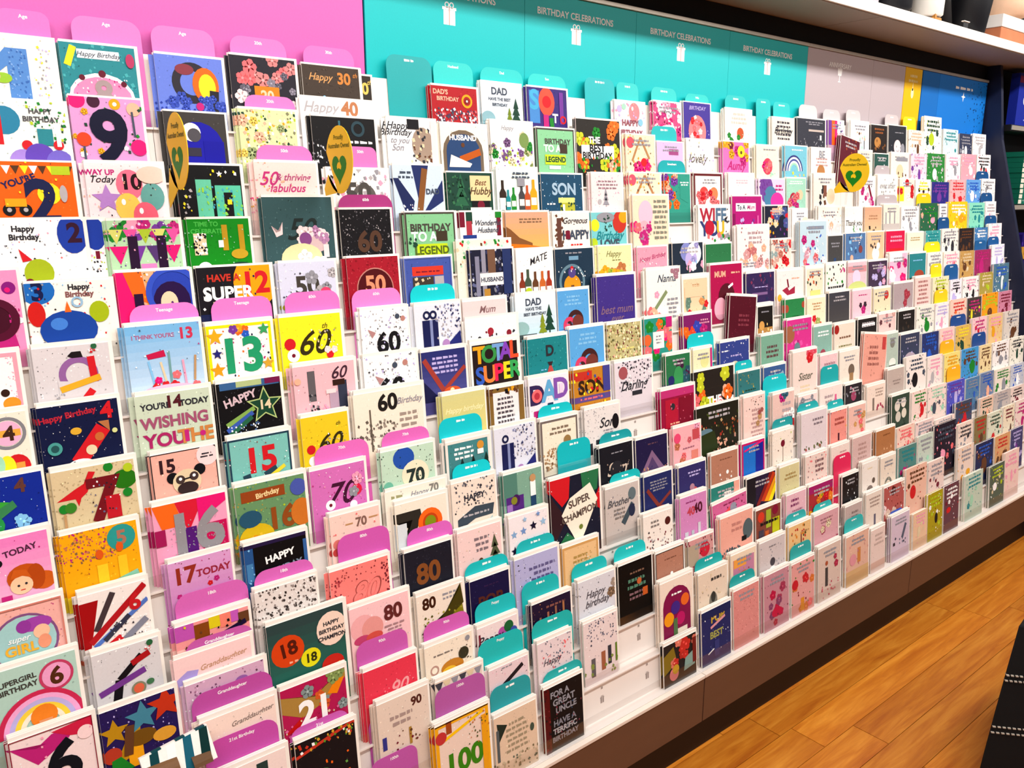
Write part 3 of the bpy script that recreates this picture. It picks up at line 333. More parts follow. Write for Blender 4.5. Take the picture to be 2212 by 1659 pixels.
(7,221,139,137,3,2,0,'#dcc9a2','D 160 #b8a27c,#c8b48c .02|Z r .03 .62 .25 .74 .38 .8 .44 .94 .52 .92 .46 .82 .4 .68 .32 .62 .28 .52 .25 .62|C .68 .95 .06 G|E .86 .76 .16 .13 #2a7a14|C .92 .9 .06 l|T 7 .58 .56 .56 #7a1420|R .6 .28 .78 .58 #c01c2c|D 30 #6a6a8a,w,#3a2430 .025 .42 .3 .78 .85|C .1 .52 .06 G|C .18 .52 .07 #3f8a2c|C .88 .58 .06 G|M .1 .2 .1 .45 .03 a','sand dinosaur card with a patterned red 7, eighth tier down'),
(7,379,125,135,3,2,0,'#f6b9aa','W #2a2024 .015|T 15 .22 .82 .2 #3a2028|C .86 .88 .17 z|L 2 .74 .84 .96 .92 K|C .3 .64 .09 k|C .72 .7 .09 k|E .51 .56 .22 .2 c|C .41 .6 .07 #4a3a38|C .62 .62 .07 #4a3a38|C .41 .61 .025 w|C .62 .63 .025 w|M .46 .6 .57 .61 .02 k|E .51 .47 .16 .1 #3a2a2c','salmon card with a pug in glasses and 15, eighth tier down'),
(7,519,132,136,3,2,0,'#82c6be','W #24465a .03|T 15 .5 .66 .38 r|M .2 .4 .32 .42 .12 #2a4a5a|M .55 .4 .75 .48 .12 #2a4a5a|M .15 .3 .4 .36 .06 #e8d83a|M .6 .36 .88 .5 .06 #e8d83a|D 30 w,#a02a20 .02','aqua card with a red and navy block 15, eighth tier down'),
(7,669,111,154,3,2,0,'#f0cf2a','I 60 .55 .62 .36 #3a3212|I th .78 .86 .08 #6a5f20|C .17 .56 .09 r|C .2 .4 .1 w|D 24 x,w,c .03 .5 .45 .95 .75','golden yellow card with a black floral 60, lower of two, eighth tier down'),
(7,789,181,183,3,2,0,'#f8eddc','D 90 #8a8078,#a89c90,#6a6258 .04 .02 .3 .6 .66|T 60 .48 .86 .2 #24201e|I Birthday .8 .85 .08 x|L 6 .62 .3 .95 .72 #a89a90|M .22 .3 .22 .8 .02 #6a6054','wide cream card with a sepia town sketch and 60, eighth tier down'),
(7,1010,129,147,3,3,0,'#e4dc8c','N #d8d494 #ecdc84|I Happy_birthday .5 .75 .1 #f6f0c0|R .2 .5 .65 .56 #c8783c|R .1 .44 .35 .52 a','pale lime sunset card with orange rooftops, eighth tier down'),
(7,1145,111,143,3,2,0,'#f4eff0','W #8a6a34 .1|L 7 .15 .3 .75 .85 #5a545c|D 14 A,k,Y .1 0 .9 1 1|R .85 .3 1 1 #8a6a34','white verse card in a mottled gold frame, eighth tier down'),
(7,1266,138,150,3,2,0,'#f4eef6','T D .2 .72 .36 #3a2a5c|T A .52 .76 .4 #6ab0dc|T D .82 .78 .38 #8a5ab4|C .2 .7 .13 f|C .2 .7 .07 #c03a4c|R .78 .68 .88 .85 #f0d8f0|R .1 .2 .35 .45 m|R .46 .4 .6 .55 #1f4a6c','white card with DAD in red, blue and purple letters, eighth tier down'),
(7,1418,140,153,3,2,0,'#c88a2c','R 0 .8 .5 .95 #c83a2c|T SON .5 .68 .26 #3a2414|R 0 .42 1 .52 #6a5090|L 1 .1 .44 .9 .5 f|D 30 r,o,y,#4a58a0 .07 0 .2 1 1|R .8 .55 1 1 #4a4a98','orange and purple card with bold dark SON, eighth tier down'),
(7,1569,155,152,3,3,0,'#e4dce4','D 110 #4a4550,#7a7482,w,#2a2630 .04 .1 .45 1 1|C .22 .8 .12 #a85a60|I Darling .5 .56 .17 K|R .45 .36 .72 .44 K','grey white card with black splashes and maroon blot, eighth tier down'),
(7,1777,112,146,3,2,0,'#2f7a4e','F 9 #4a1f44,#3a2c6c,#2a5a68 .18 0 .25 1 1|E .5 .55 .2 .3 #3f9a5c|C .2 .5 .13 #2a2c6c','green jungle leaf card with dark plum flowers, eighth tier down'),
(7,1898,93,149,3,2,0,'#f4eec8','C .6 .75 .22 #e4e4a0|F 4 n,q,e .16 .1 .3 .7 .5|R .9 .6 1 1 m','pale lemon card with mint flowers, eighth tier down'),
(7,2025,154,156,3,2,0,'#3a4a94','D 30 w,q .03|E .5 .32 .24 .3 #d8cfb4|L 1 .3 .68 .8 .74 q|L 1 .05 .8 .3 .85 w','navy card with a cream tiered cake and stars, eighth tier down'),
(7,2236,129,154,3,3,0,'#7fb09a','L 3 .2 .5 .8 .8 #6a4a4c|L 1 .2 .36 .8 .42 #a05a5c','sage green card with brown handwriting, eighth tier down'),
(7,2381,154,191,3,2,0,'#d83a94','D 14 #e85aac,#b02a7c,#f080c0 .12|C .1 .75 .2 #a86a4c|C .4 .5 .12 #6a8a90|E .15 .25 .15 .15 #a012a0','raspberry pink abstract card, largest right of centre, eighth tier down'),
(7,2541,121,154,3,2,0,'#8fb8ac','L 2 .15 .75 .9 .9 w|C .5 .35 .16 #a84a5c','dull mint card with white wording, eighth tier down'),
(7,2674,144,148,3,2,0,'#f2dfd0','C .1 .88 .12 #a82a24|L 1 .15 .62 .9 .72 #8a6a54|L 1 .15 .42 .9 .5 #8a8a5c','pink cream card with a red corner mark, eighth tier down'),
(7,2834,141,152,3,2,0,'#24201f','R .2 .8 .9 .88 w|D 14 w,x .1 .2 .3 1 .6','black card with a white title bar and figures, eighth tier down'),
(7,2985,135,157,3,2,0,'#eccfcb','F 12 #c88a90,#6a3a44,#d8a8a0 .1','pink patterned card beside two black ones, eighth tier down'),
(7,3135,139,155,3,2,0,'#24201e','D 14 #4a3a30,#3a302c .1','very dark brown card with no lettering, eighth tier down'),
(6,92,116,155,3,2,0,'#f5a9d4','N #f088c8 #fbc8e0|T TODAY .62 .84 .09 #5a2c4a 8|C .32 .74 .06 k|D 20 m,w .025|E .64 .54 .24 .2 #c85a14|E .88 .46 .16 .14 #d0641c|E .78 .52 .12 .2 #b84e10|E .58 .46 .15 .14 #f8cda8|Z #d0641c .44 .54 .5 .64 .66 .62 .72 .52 .6 .56|C .54 .46 .018 K|C .64 .47 .018 K|M .56 .41 .62 .41 .012 r|R .3 .3 .44 .38 m','pink card with a red haired mermaid reading TODAY, ninth tier down'),
(6,217,129,137,3,2,0,'#f8b00e','D 160 #c87a5c,#e08a4a,#8a6a4a,m .03 0 .6 .75 1|D 30 #a85a2c .02|C .78 .82 .19 #2fa09a|T 5 .78 .82 .2 #b07a64|R .42 .2 .56 .52 #fcd02c|R .7 .3 .82 .58 #fcc828|E .47 .66 .05 .07 #e0601c|E .74 .7 .05 .07 #e0601c|M .1 .12 .95 .32 .08 #8ac8b0|R 0 0 .3 .2 y','golden candle card with a teal circled 5, ninth tier down'),
(6,366,140,151,3,2,0,'#f2a8c8','Z o 0 1 .3 1 .4 .7 .1 .7|Z #d8203c .3 1 .7 1 .45 .6|Z P .6 1 1 1 1 .9 .6 .7|R .34 .3 .56 .66 #5a1a7c|R .62 .3 .98 .66 #c8105c|T 16 .54 .6 .56 #9a979c|D 80 g,x .02 .2 .2 .95 .75|R 0 .5 .14 .7 #a81a5c','pink and red card with a silver glitter 16, ninth tier down'),
(6,515,150,153,3,3,0,'#6f9a6c','D 120 #8ab87a,#4a7a74,#b0a04a,l .025|R .08 .78 .7 .92 #9a4a1c|T Birthday .45 .85 .07 #f0d8a0 6|T 16 .62 .5 .3 #96501c|C .9 .84 .12 #4f5fb0|E .92 .5 .16 .2 #d07a2c|E .25 .3 .25 .2 #d8b81c|E .18 .56 .16 .12 #2a5a74|D 40 #e89a1c,#f0c83a .04 0 .1 .45 .35','green and gold speckled card with a copper 16, ninth tier down'),
(6,669,130,152,3,2,0,'#d878c0','I 70 .5 .62 .38 #4a1438|C .32 .48 .09 w|C .32 .48 .03 R|C .82 .62 .1 #e0244c|C .74 .42 .07 w|F 3 x,p .1 .75 .6 .95 .85|D 30 m,w,p .025','orchid pink card with a dark floral 70, ninth tier down'),
(6,831,143,159,3,2,0,'#c6e2cc','E .42 .86 .2 .18 #2a5ab4|E .62 .6 .26 .24 #f4ecd0|T 70 .62 .58 .24 #2c3c3a|D 40 d,K,#6a9a80 .02|C .1 .5 .09 #7ac0a8','mint card with a blue blob and 70, ninth tier down'),
(6,997,133,149,3,2,0,'#4a8c90','W #f4ece4 .05|L 3 .15 .68 .65 .9 w|C .78 .86 .08 #d89a3c|P .35 .4 .3 #1c3a3c|P .6 .45 .26 #24302c|P .9 .42 .3 #1c3a34|E .6 .3 .4 .14 #f4ece0|R .7 .72 .84 .8 w','dusk teal card with snowy pine trees, ninth tier down'),
(6,1136,134,154,3,2,0,'#e2e5f2','R .16 .25 .46 .74 #1c2258|R .3 .25 .36 .74 #8a94c0|D 80 #3a3f68,g,#8a90b8 .04 .45 .45 1 1|Q .26 .82 .08 .04 B|Z #28307c .55 .2 .98 .5 1 .25|R .03 .12 .42 .25 #6aa4d0|C .6 .3 .08 #b48ac0','white card with navy gift boxes and a sash, lower of two'),
(6,1280,133,148,3,2,0,'#f6ecd8','W #7a706c .045|L 2 .2 .72 .85 .88 #8a7a68|D 110 #a8805a,#8a6a4c,#c8a880 .05 .05 .1 .95 .5|C .7 .6 .1 #a08050','cream card with a sepia village in a grey frame, ninth tier down'),
(6,1430,137,153,3,2,0,'#e9e4e2','D 70 g,x .025 0 .3 .6 1|I Son .62 .72 .2 K|E .88 .7 .1 .16 k|L 2 .5 .5 .85 .6 x|R .1 .2 .2 .4 K|R .3 .2 .4 .44 K','pale grey dotted card reading Son, ninth tier down'),
(6,1727,154,158,3,2,0,'#9c1240','R 0 .86 1 1 #c4387c|R .12 .3 .5 .82 #b81c3c|R .54 .3 .95 .82 #861030|C .34 .68 .07 K|D 16 #e0708a .04|L 1 .2 .34 .6 .4 e','burgundy boxed card with two panels, ninth tier down'),
(6,1884,202,189,12.5,1,0,'#2a2420','F 16 o,#c8d030,e,G,f .13 0 .3 1 1|T THE .5 .5 .13 w|D 20 w .06 .3 .3 1 .5','dark floral card with orange and lime blooms, upright under the lemon card'),
(6,2084,120,162,3,2,0,'#2c7a80','N #3a7a7c #2a8088|D 20 #8a8a4a,#1f5a60,#c8a84a .05 0 .5 .7 1|L 1 .3 .6 .8 .66 d','plain teal card behind the black garden card, ninth tier down'),
(6,2219,126,161,3,2,0,'#41659c','D 14 w,#8ac0c8 .06 .2 .4 .9 .9|M .1 .45 .9 .85 .1 #9ab8c8','steel blue card with white flecks, ninth tier down'),
(6,2382,150,189,3,3,0,'#f2dcd4','F 5 r,#e0566c .16 .45 .82 .95 1|I Sister .5 .55 .18 #6a6a5c|L 3 .2 .2 .8 .4 c','off white card with crimson flowers at the top right, ninth tier down'),
(6,2547,116,159,3,2,0,'#f0ccd0','R .25 .4 .45 .52 #4a2c34|L 2 .2 .65 .9 .85 #b98a94','pink card with a small brown square over a teal tab, ninth tier down'),
(6,2672,139,157,3,2,0,'#f2e6da','C .6 .55 .16 #7a6a5c|R .5 .3 .7 .48 #a8845c|L 2 .2 .75 .8 .9 x','cream card with a brown deer, ninth tier down'),
(6,2816,182,187,3,2,-7,'#eba898','D 14 #c88a7c .04|L 4 .2 .35 .7 .8 #a86a60|R .8 .7 .95 .95 #c84a4a','salmon card standing taller and tilted, ninth tier down'),
(6,3005,93,186,3,2,0,'#b9c8bc','C .5 .8 .2 #8a8a80|E .5 .4 .3 .2 #e8ece4|R .2 .25 .8 .35 #6a6a60','sage card slice with grey roses, ninth tier down'),
(6,3113,163,171,3,2,0,'#3f4660','E .5 .35 .35 .25 #b8a8b4|D 8 q .05','slate navy card with a pale moonlit shape, ninth tier down'),
(5,84,128,149,3,2,0,'#f3b8b0','D 120 #d8948c,m,#a8746c,e .02|Q .52 .58 .4 .37 #8a5a8c|C .52 .58 .37 #a9d4d4|E .66 .76 .2 .1 #a84ab0|C .52 .76 .09 #9a3fa4|C .72 .66 .1 #f6c8a8|E .74 .54 .08 .1 #f0a080|T GIRL .46 .52 .13 #f0b83c|I super .44 .64 .08 w|W #d88a7c .02','pink speckled card with a girl in an aqua circle, tenth tier down'),
(5,228,115,137,3,2,0,'#f4ece8','Z #a80a12 0 .9 .28 .9 .1 .3 0 .3|M .2 .5 .5 .95 .09 #4a3c40|M .1 .36 .98 .95 .1 #b81a24|M .15 .3 1 .75 .07 #5a7cc8|M .3 .35 .7 .6 .08 #3a3c50|M 0 .1 .55 .35 .1 r|T 6 .8 .76 .26 #c8202a|D 50 #3a3440,w .03 .4 .2 1 .55|M .6 .3 .95 .5 .1 #8a8a9a','red, white and blue car card with a red 6, tenth tier down'),
(5,375,121,152,3,2,0,'#d79ccf','N #dca4d4 #c878bc|T 17 .24 .82 .26 #9a3424|T TODAY .7 .8 .11 #a02c44|F 10 m,r,w .05 .05 .3 .95 .75|D 50 w,m,R .02','orchid card reading 17 TODAY in brown, tenth tier down'),
(5,513,134,147,3,2,0,'#0a090e','R 0 .1 .14 .95 #2a5a94|R .02 .5 .12 .75 #4a86b8|R 0 .95 1 1 #2a1c48|T HAPPY .55 .76 .11 w 6|T BIRTHDAY .56 .58 .1 #8a9aac 6|R .94 .3 1 .9 #3a6aa8|D 12 s .03 0 .1 .14 .95','black card edged in blue reading HAPPY, tenth tier down'),
(5,692,121,160,3,4,0,'#fad6cc','T 70 .62 .85 .16 #8a6a60|R .3 .84 .45 .86 a|R .78 .86 .95 .88 a|C .12 .62 .09 #e08078|C .08 .52 .07 #c84a48|D 20 e,f .03|C .2 .48 .06 #f0a898','peach card with a small rose and thin 70, tenth tier down'),
(5,827,166,178,12.5,1,0,'#fbf4e6','L 1 .1 .88 .3 .95 #a8a87c|I Happy .55 .9 .08 x|T 70 .8 .92 .11 #8a8a84','white card reading Happy 70, behind the black 7 and orange disc'),
(5,843,141,148,3,2,0,'#f4ecdc','Z #34302a .02 .86 .48 .86 .5 .74 .18 .2 .04 .2 .32 .72 .02 .72|C .66 .62 .24 o|C .66 .62 .15 #c84a12|C .66 .62 .11 #8a9a1c|R .02 .3 .2 .7 #dce4e8|R .15 .15 .22 .3 #5a5aa8','cream card with a bold black 7 and orange disc, tenth tier down'),
(5,991,132,162,3,2,0,'#f3e4d6','D 60 #5a5a64,#8a8a90,K .045 .05 .55 .95 1|T HAPPY .5 .75 .11 #3a3c48|Z #44505c .1 .46 .5 .6 .95 .58 .9 .42 .5 .42 .1 .3|L 1 .2 .46 .85 .52 g|R .1 .2 .4 .32 #7a8488|Z #b9d0d4 .5 .2 .9 .4 .85 .2','cream card with a slate HAPPY ribbon banner, tenth tier down'),
(5,1139,127,150,3,2,0,'#86b09c','R 0 .5 .35 1 #5a8a7c|R .05 .3 .5 .62 #5a2c84|E .3 .55 .1 .12 #4a1c60|C .25 .55 .08 #8a8a2c|R .06 .35 .2 .5 #a47ac0|R .68 .55 .82 .8 w|R .68 .25 .82 .55 #24486c|C .75 .85 .08 a|E .4 .2 .4 .1 #4a2a8c','green card with a purple sofa and standing man, tenth tier down'),
(5,1458,132,154,3,2,0,'#1a1c26','L 1 .35 .84 .7 .88 x|I Son .5 .58 .28 #d8c8b8|C .5 .55 .2 #2a2c34|D 20 #a8988c .04 .2 .3 .9 .7','black card with looping cream Son lettering, tenth tier down'),
(5,1597,135,149,3,2,0,'#231c4a','Z #8a6a8c .1 .3 .5 .75 .9 .35|Z #5a4470 .25 .3 .5 .62 .75 .32|D 30 #b98a6a,#c8a0a8,#4a3a6c .06 0 .15 1 .45|L 1 .3 .85 .75 .9 #6a4a5c','midnight card with a mauve mountain, tenth tier down'),
(5,1750,129,154,3,2,0,'#f2b6bd','F 9 f,#e0707c,#c87a5a,p .11|R .65 .25 .9 .5 #e08a7c|R .7 .7 .95 .9 #c8545c|C .15 .8 .12 #e8507c|L 1 .3 .55 .8 .6 #a86a80','pink card scattered with coral hearts, tenth tier down'),
(5,1867,213,189,12.5,1,0,'#232418','D 60 #5a6a2c,#8a4a24,#c8a87c,#3f4a20,#a83a2c .045 0 .4 1 .9|D 30 #b98a7c,e .05 .3 .2 1 .45|E .2 .6 .16 .05 #6a8a9a|Z #2f3c1c 0 .2 .5 .3 .4 .6 0 .55','big dark garden card full of tiny lanterns, tenth tier down'),
(5,2081,116,191,3,2,0,'#f2d4cc','D 20 #a87a6c,K .04 .1 .7 .9 1|L 7 .3 .3 .95 .8 #c09a98|F 4 #a85a54,a .1 .6 .5 1 .8','tall pale pink verse card beside the dark garden, tenth tier down'),
(5,2234,128,177,3,3,0,'#e8c8c0','F 8 r,#3a6a80,m,w .16 0 .3 1 1|L 3 .4 .5 .9 .85 #b9aab0','card with red and teal abstract blooms and pale verse, tenth tier down'),
(5,2381,117,149,3,2,0,'#f4dcd8','F 8 #b04a5c,#d88a98,x .12 0 .55 1 .95','white card with small crimson flowers over a teal tab, tenth tier down'),
(5,2509,148,157,3,2,0,'#f4e4de','C .72 .65 .07 P|R .68 .6 .76 .8 #e86a9c|L 3 .2 .5 .6 .85 #b9a4a8','white card with one pink bottle, tenth tier down'),
(5,2673,120,144,3,2,0,'#2f2a30','C .5 .7 .16 #a84a6c|D 10 x,p .08|R 0 .2 1 .42 #b4a8a6','black card with a pink flower above a grey tab, tenth tier down'),
(5,2824,139,118,3,2,0,'#f3dfd2','R .3 .2 .4 .6 #8a7a70|L 3 .4 .6 .95 .9 #b9a498|D 6 #b03a5c .09 .5 .2 .9 .35','wide cream card with a thin brown figure, tenth tier down'),
(5,2975,133,159,3,2,0,'#c4b4ac','L 2 .3 .6 .8 .75 #9a8a84|R .45 .2 .55 .4 #8a7c76','warm grey card with thin lettering, tenth tier down'),
(4,70,149,163,3,2,0,'#b8d8cc','T SUPERGIRL .37 .86 .06 #4a4a44 4|T BIRTHDAY .38 .78 .06 #4a4a44 4|Q .78 .8 .18 .15 #c8446c|C .78 .8 .15 #f0a8d0|T 6 .78 .8 .2 #5a3018|G .58 .3 .46 #d0305c,#f4b0dc,q,#f8d84a,#f4ecd8|C .6 .42 .14 #f08a28|R .54 .26 .68 .38 #e8a87c','mint supergirl card with a brown 6 and rainbow, eleventh tier down'),
(4,232,115,141,3,2,0,'#dcd9dc','D 30 K,g .015|M .28 .3 .36 .6 .13 #141018|M .36 .6 .72 .84 .1 #141018|M .56 .76 .84 .84 .1 #b01a22|M .05 .48 .75 .64 .1 #7a3f96|C .86 .96 .05 #2f6a44|D 10 r,w .03 .78 .86 .9 .92|Q .62 .42 .11 .05 #8a8a70|C .62 .42 .08 #e06a4a|E .8 .46 .06 .05 #4a7a54|R .25 .16 .38 .3 #efb82a','grey card with a black and red 7 and purple ribbon, eleventh tier down'),
(4,368,143,145,3,2,0,'#f3a0a0','R 0 .8 .25 1 #c45ab8|R .25 .75 .45 .96 #8a4a14|R .45 .85 .6 1 #e0d020|R .6 .82 .75 1 #f48a78|R .75 .85 .86 1 #c860c0|R .85 .8 1 .95 A|M .1 .6 .95 .82 .07 #1c0f3c|R 0 .5 .15 .7 #f8c8c0|R .02 .4 .12 .6 A|D 20 #e0d020,k,A .05 0 .5 1 1','pink patchwork card with brown and yellow blocks, eleventh tier down'),
(4,517,133,164,3,2,0,'#e8e0dc','D 240 #6a5f5c,#f4f0ee,#9a8e8a,#3a3230 .04 0 .45 1 1|E .4 .42 .2 .1 #dcecc0|E .7 .4 .25 .09 #f0dcb8','grey and white rose mosaic card, eleventh tier down'),
(4,671,143,159,3,2,0,'#f98a84','D 60 #7a2c34,R,#b84a50 .035 0 .2 .2 .9|D 40 #7a2c34,R .035 .88 .3 1 .95|D 24 #8a3038 .025 .2 .8 .9 1|I 80 .55 .62 .34 #a8504c|I 80 .55 .62 .31 #f98a84','coral card with a thin outlined 80, eleventh tier down'),
(4,845,129,150,3,3,0,'#1f202e','D 60 #3a3c50,#14141c .02|T 80 .48 .62 .36 #8a5228|W #2a2a3a .02','dark navy card with a copper 80, eleventh tier down'),
(4,984,131,157,3,2,0,'#f3d6d4','L 3 .35 .62 .75 .88 #8a7a80|P .84 .35 .5 #5a6248|E .35 .42 .2 .1 #b0442c|R .2 .25 .28 .4 #a83c24|D 14 c,w .03|C .5 .5 .05 A','pale pink card with a terrier and a fir tree, eleventh tier down'),
(4,1132,128,155,3,2,0,'#f3ecf0','S .12 .72 .09 #8ab0d8|S .36 .74 .09 #7a9cd0|S .62 .78 .1 #1c1438|S .88 .8 .09 #a0c4e4|S .12 .46 .1 #1c1438|S .38 .48 .09 #8ab8d8|S .62 .54 .09 #7ab0d0|S .88 .54 .09 #3a4a9c|S .4 .92 .06 #a0c4e4|S .75 .95 .06 #7a9cd0','white card with rows of blue and black stars, eleventh tier down'),
(4,1265,178,216,3,2,0,'#1c2036','Z r 0 1 .4 1 .36 .74 .22 .66 0 .86|Z #3a2028 0 .82 .3 .5 .1 .3 0 .3|Z #2f7a50 .62 1 1 1 .95 .76 .66 .7|Z r 1 .78 1 .5 .84 .6|Z #2f7a50 .1 .2 .5 .2 .3 .34|Z #fbf3e2 .2 .56 .38 .74 .8 .86 .95 .64 .66 .28 .52 .12 .4 .3|T SUPER .56 .68 .11 #6a5c54 8|T CHAMPION .57 .53 .1 #6a5c54 8|C .58 .36 .04 #7a8a3c|D 30 #8a1c20,w .015','navy, red and green geometric card reading SUPER CHAMPION, eleventh tier down'),
(4,1454,132,152,3,2,0,'#cfc5c0','E .8 .8 .12 .14 #6a7a80|M .5 .3 .82 .62 .14 #4a5a64|E .78 .5 .1 .14 #2c3450|I Brother .38 .72 .15 #5a5a60|L 3 .2 .4 .6 .62 #8a8480|D 10 x .04','grey card with a blue bird reading Brother, eleventh tier down'),
(4,1602,120,153,3,2,0,'#26306a','L 4 .2 .68 .85 .9 x|M .1 .75 .5 .4 .1 #8a3c34|M .95 .6 .5 .4 .08 #8a3c34|E .6 .32 .22 .1 #c8642c|C .62 .34 .05 #fce0b0','navy card with two rust red arms and verse, lower of two'),
(4,1746,126,149,3,3,0,'#37326e','L 2 .3 .75 .85 .88 q|C .55 .42 .16 #d0646c|C .48 .55 .09 #b98a9c','indigo card with one pink rose, eleventh tier down'),
(4,1892,134,154,3,1,0,'#b8836c','L 1 .3 .85 .8 .9 #8a5a48|C .6 .6 .05 w|D 8 w,#f0d8c8 .06 .3 .3 .9 .6|R .25 .2 .4 .4 #a84a34|R .5 .2 .7 .35 #f0e0d0','rose gold card with small white dogs, upper of two, eleventh tier down'),
(4,2040,124,161,3,1,0,'#1f78d0','W #c8186c .06|Z #16289c .6 .9 .94 1 .94 .3 .6 .4|D 10 #5a3a6c,#e0708a,w .1 .1 .15 .7 .35|M .1 .85 .94 .97 .05 P','vivid blue card with a hot pink edge, eleventh tier down'),
(4,2201,119,166,3,2,0,'#f4e8dc','C .5 .75 .1 R|M .5 .4 .5 .7 .02 A|D 20 l,x,A .04|L 2 .3 .2 .8 .3 c','cream card with one dark red flower on a stem, eleventh tier down'),
(4,2363,163,198,3,4,0,'#e2d4d8','D 40 #5a5f34,#7a7a4c,#a84a44 .07 .1 .1 .8 .45|L 2 .4 .75 .9 .9 #8a7c84|C .2 .2 .1 #c87a7c','lilac white card with an olive green bouquet, eleventh tier down'),
(4,2541,111,177,3,2,0,'#ee9a90','D 14 #c86a68,#8a4a6c,Y .06|R .45 .4 .55 .55 #5a2434|L 2 .2 .7 .9 .88 #b0544c','coral card with small dark motifs, eleventh tier down'),
(4,2661,120,175,3,2,0,'#ecc0b4','F 9 #c87a70,#d8a468,f .12 0 .4 1 1|R 0 .1 1 .35 #c4b8b4','pink floral card over a grey tab, eleventh tier down'),
(4,2968,145,166,3,2,0,'#3c4f42','C .3 .75 .15 #e4dcd0|C .65 .8 .14 #ece4d8|C .35 .5 .15 #d8d0c4|C .68 .55 .14 #e4dccc|D 10 #24342c .05 .1 .2 .9 .4','dark green card with four white blossoms, eleventh tier down'),
(3,97,128,157,3,2,0,'#f6e2e2','Z m 0 .92 .3 .84 .5 .94 .8 .96 .7 .84 .3 .66|Z #d0244c .5 .96 1 1 1 .8 .7 .86|G .08 .4 .3 #6a8a8a,#d8b84a,#e8d88a|T 6 .6 .6 .6 #0a1420|C .56 .46 .09 f|C .9 .84 .1 z|W #8a1030 .012|D 14 p .03','pink unicorn card with a black curly 6, twelfth tier down'),
(3,228,130,152,3,2,0,'#2a1c5c','D 120 #3a2878,#1c1440,q .025|S .16 .72 .2 #c09018|Z #c09018 .1 .3 .3 .6 .5 .7 .42 .4|S .54 .8 .24 #4a8aa0|S .86 .86 .26 #c83a1c|R .3 .24 .5 .48 #f0aa18|E .5 .56 .2 .12 #7a5414|E .8 .5 .16 .1 #e0a43a|C .1 .46 .12 #b8402a|Z #18882c .06 .2 .36 .24 .2 .42 .08 .4|M .3 .4 .36 .75 .12 A','indigo card of gold, blue and red stars, twelfth tier down'),
(3,356,149,195,12.5,1,0,'#f8cfd0','N #fad8d8 #f4b8c4|Z #b0a0e0 .02 .8 .16 .86 .3 .84 .24 .72 .04 .66|I Granddaughter .62 .86 .07 #c89a78 4|I birthday .6 .77 .06 #c89a78 4','blush pink card reading Granddaughter, purple heart at one side, twelfth tier down'),
(3,368,154,146,3,3,0,'#d8b0cc','D 150 #8a5a80,#6a4a60,w,#b07a9c .025|L 1 .2 .7 .8 .76 #6a4a58|E .7 .84 .08 .05 #a06ab0','mauve card covered in fine dots and flowers, twelfth tier down'),
(3,524,170,204,3,3,0,'#2f5450','N #324a4a #207a68|E .24 .7 .21 .2 #d84a14|T 18 .24 .72 .17 #5a1c0c 8|L 1 .22 .56 .38 .6 e|E .52 .56 .13 .12 #e8e01c|T 18 .52 .56 .11 #3a3a10|E .82 .78 .2 .22 #f4dccc|T HAPPY .82 .84 .05 K|T BIRTHDAY .82 .77 .05 K|T CHAMPION .82 .7 .05 K|E .8 .42 .15 .12 #c8281c|M .72 .36 .9 .4 .06 #f0c83a|E .36 .32 .18 .08 #b8342c','dark green badge card with an orange 18, twelfth tier down'),
(3,696,148,182,3,2,0,'#f8ccd0','C .2 .74 .2 #f2b4b8|C .36 .7 .18 #e8a09c|E .18 .6 .14 .07 #c84a78|E .38 .6 .14 .07 #d85a50|T 80 .72 .82 .22 #6a2c2c|L 3 .55 .55 .9 .68 #b08a90|R .08 .38 .26 .48 #e8a484|M .3 .3 .4 .5 .03 #b0a878','pink card with rosy balloons and brown 80, twelfth tier down'),
(3,854,129,159,3,2,0,'#f3e6d8','T 80 .26 .86 .2 #44200f|L 2 .5 .82 .9 .94 x|Z #8a8418 .05 .4 .5 .55 .95 .8 1 .5 .6 .4|Z #4a4210 .05 .45 .4 .5 .9 .9 .95 1 1 .7 .3 .38|D 30 #5a5a1c,#b0a83c .04 .1 .4 .95 .7','cream card with a yellow field landscape and 80, twelfth tier down'),
(3,995,119,150,3,2,0,'#171446','T POP .5 .62 .24 #5a2c24|L 1 .3 .84 .8 .88 #3a2450|D 20 #2a2868 .02','midnight blue card reading POP in bronze, twelfth tier down'),
(3,1126,144,163,3,3,0,'#b8b8e0','D 30 #8a8ac0,K,w .025 0 0 .4 1|L 5 .32 .4 .92 .84 #6a6494|L 1 .4 .3 .8 .34 w','lavender card with white dots and verse, twelfth tier down'),
(3,1277,131,151,3,2,0,'#ecc794','W #d8a868 .05|L 4 .25 .5 .75 .82 #b99a58|D 30 #c8a050,w .03 .2 .4 .8 .85','kraft gold card in a tan frame, twelfth tier down'),
(3,1571,123,157,3,2,0,'#f4ece4','C .85 .8 .1 #5a2420|D 80 #4a4448,g,#8a5a54,R .05 .1 .05 1 .7|L 2 .2 .75 .6 .9 #8a8480','white card with black, grey and maroon leaves, twelfth tier down'),
(3,1724,123,173,3,3,0,'#d68fc4','T 40 .66 .76 .24 #5a1830|T 40 .4 .74 .2 #c84a5c|R .15 .1 .28 .4 #d0d0d8|R .4 .1 .5 .4 #c0c4cc|R .65 .15 .75 .5 #d8d4dc|L 1 .2 .88 .6 .92 #a03c80','orchid pink card with a 40 above silver candles, twelfth tier down'),
(3,1873,174,118,3,1,4,'#d46a9c','Z #e8545c .1 .5 .5 .8 .6 .5|C .6 .72 .1 #9a98a8|D 14 #8a2450 .04|L 1 .2 .86 .9 .92 #8a2450','deep pink card tilted forward with a grey coin, twelfth tier down'),
(3,1874,143,166,12.5,1,0,'#2f8a80','F 6 o,e,f .16|R .45 .7 .7 .86 #f4ece6|C .35 .68 .12 #e0783a|R .8 .7 1 1 #f0b0a0','teal floral card above the tilted pink one, twelfth tier down'),
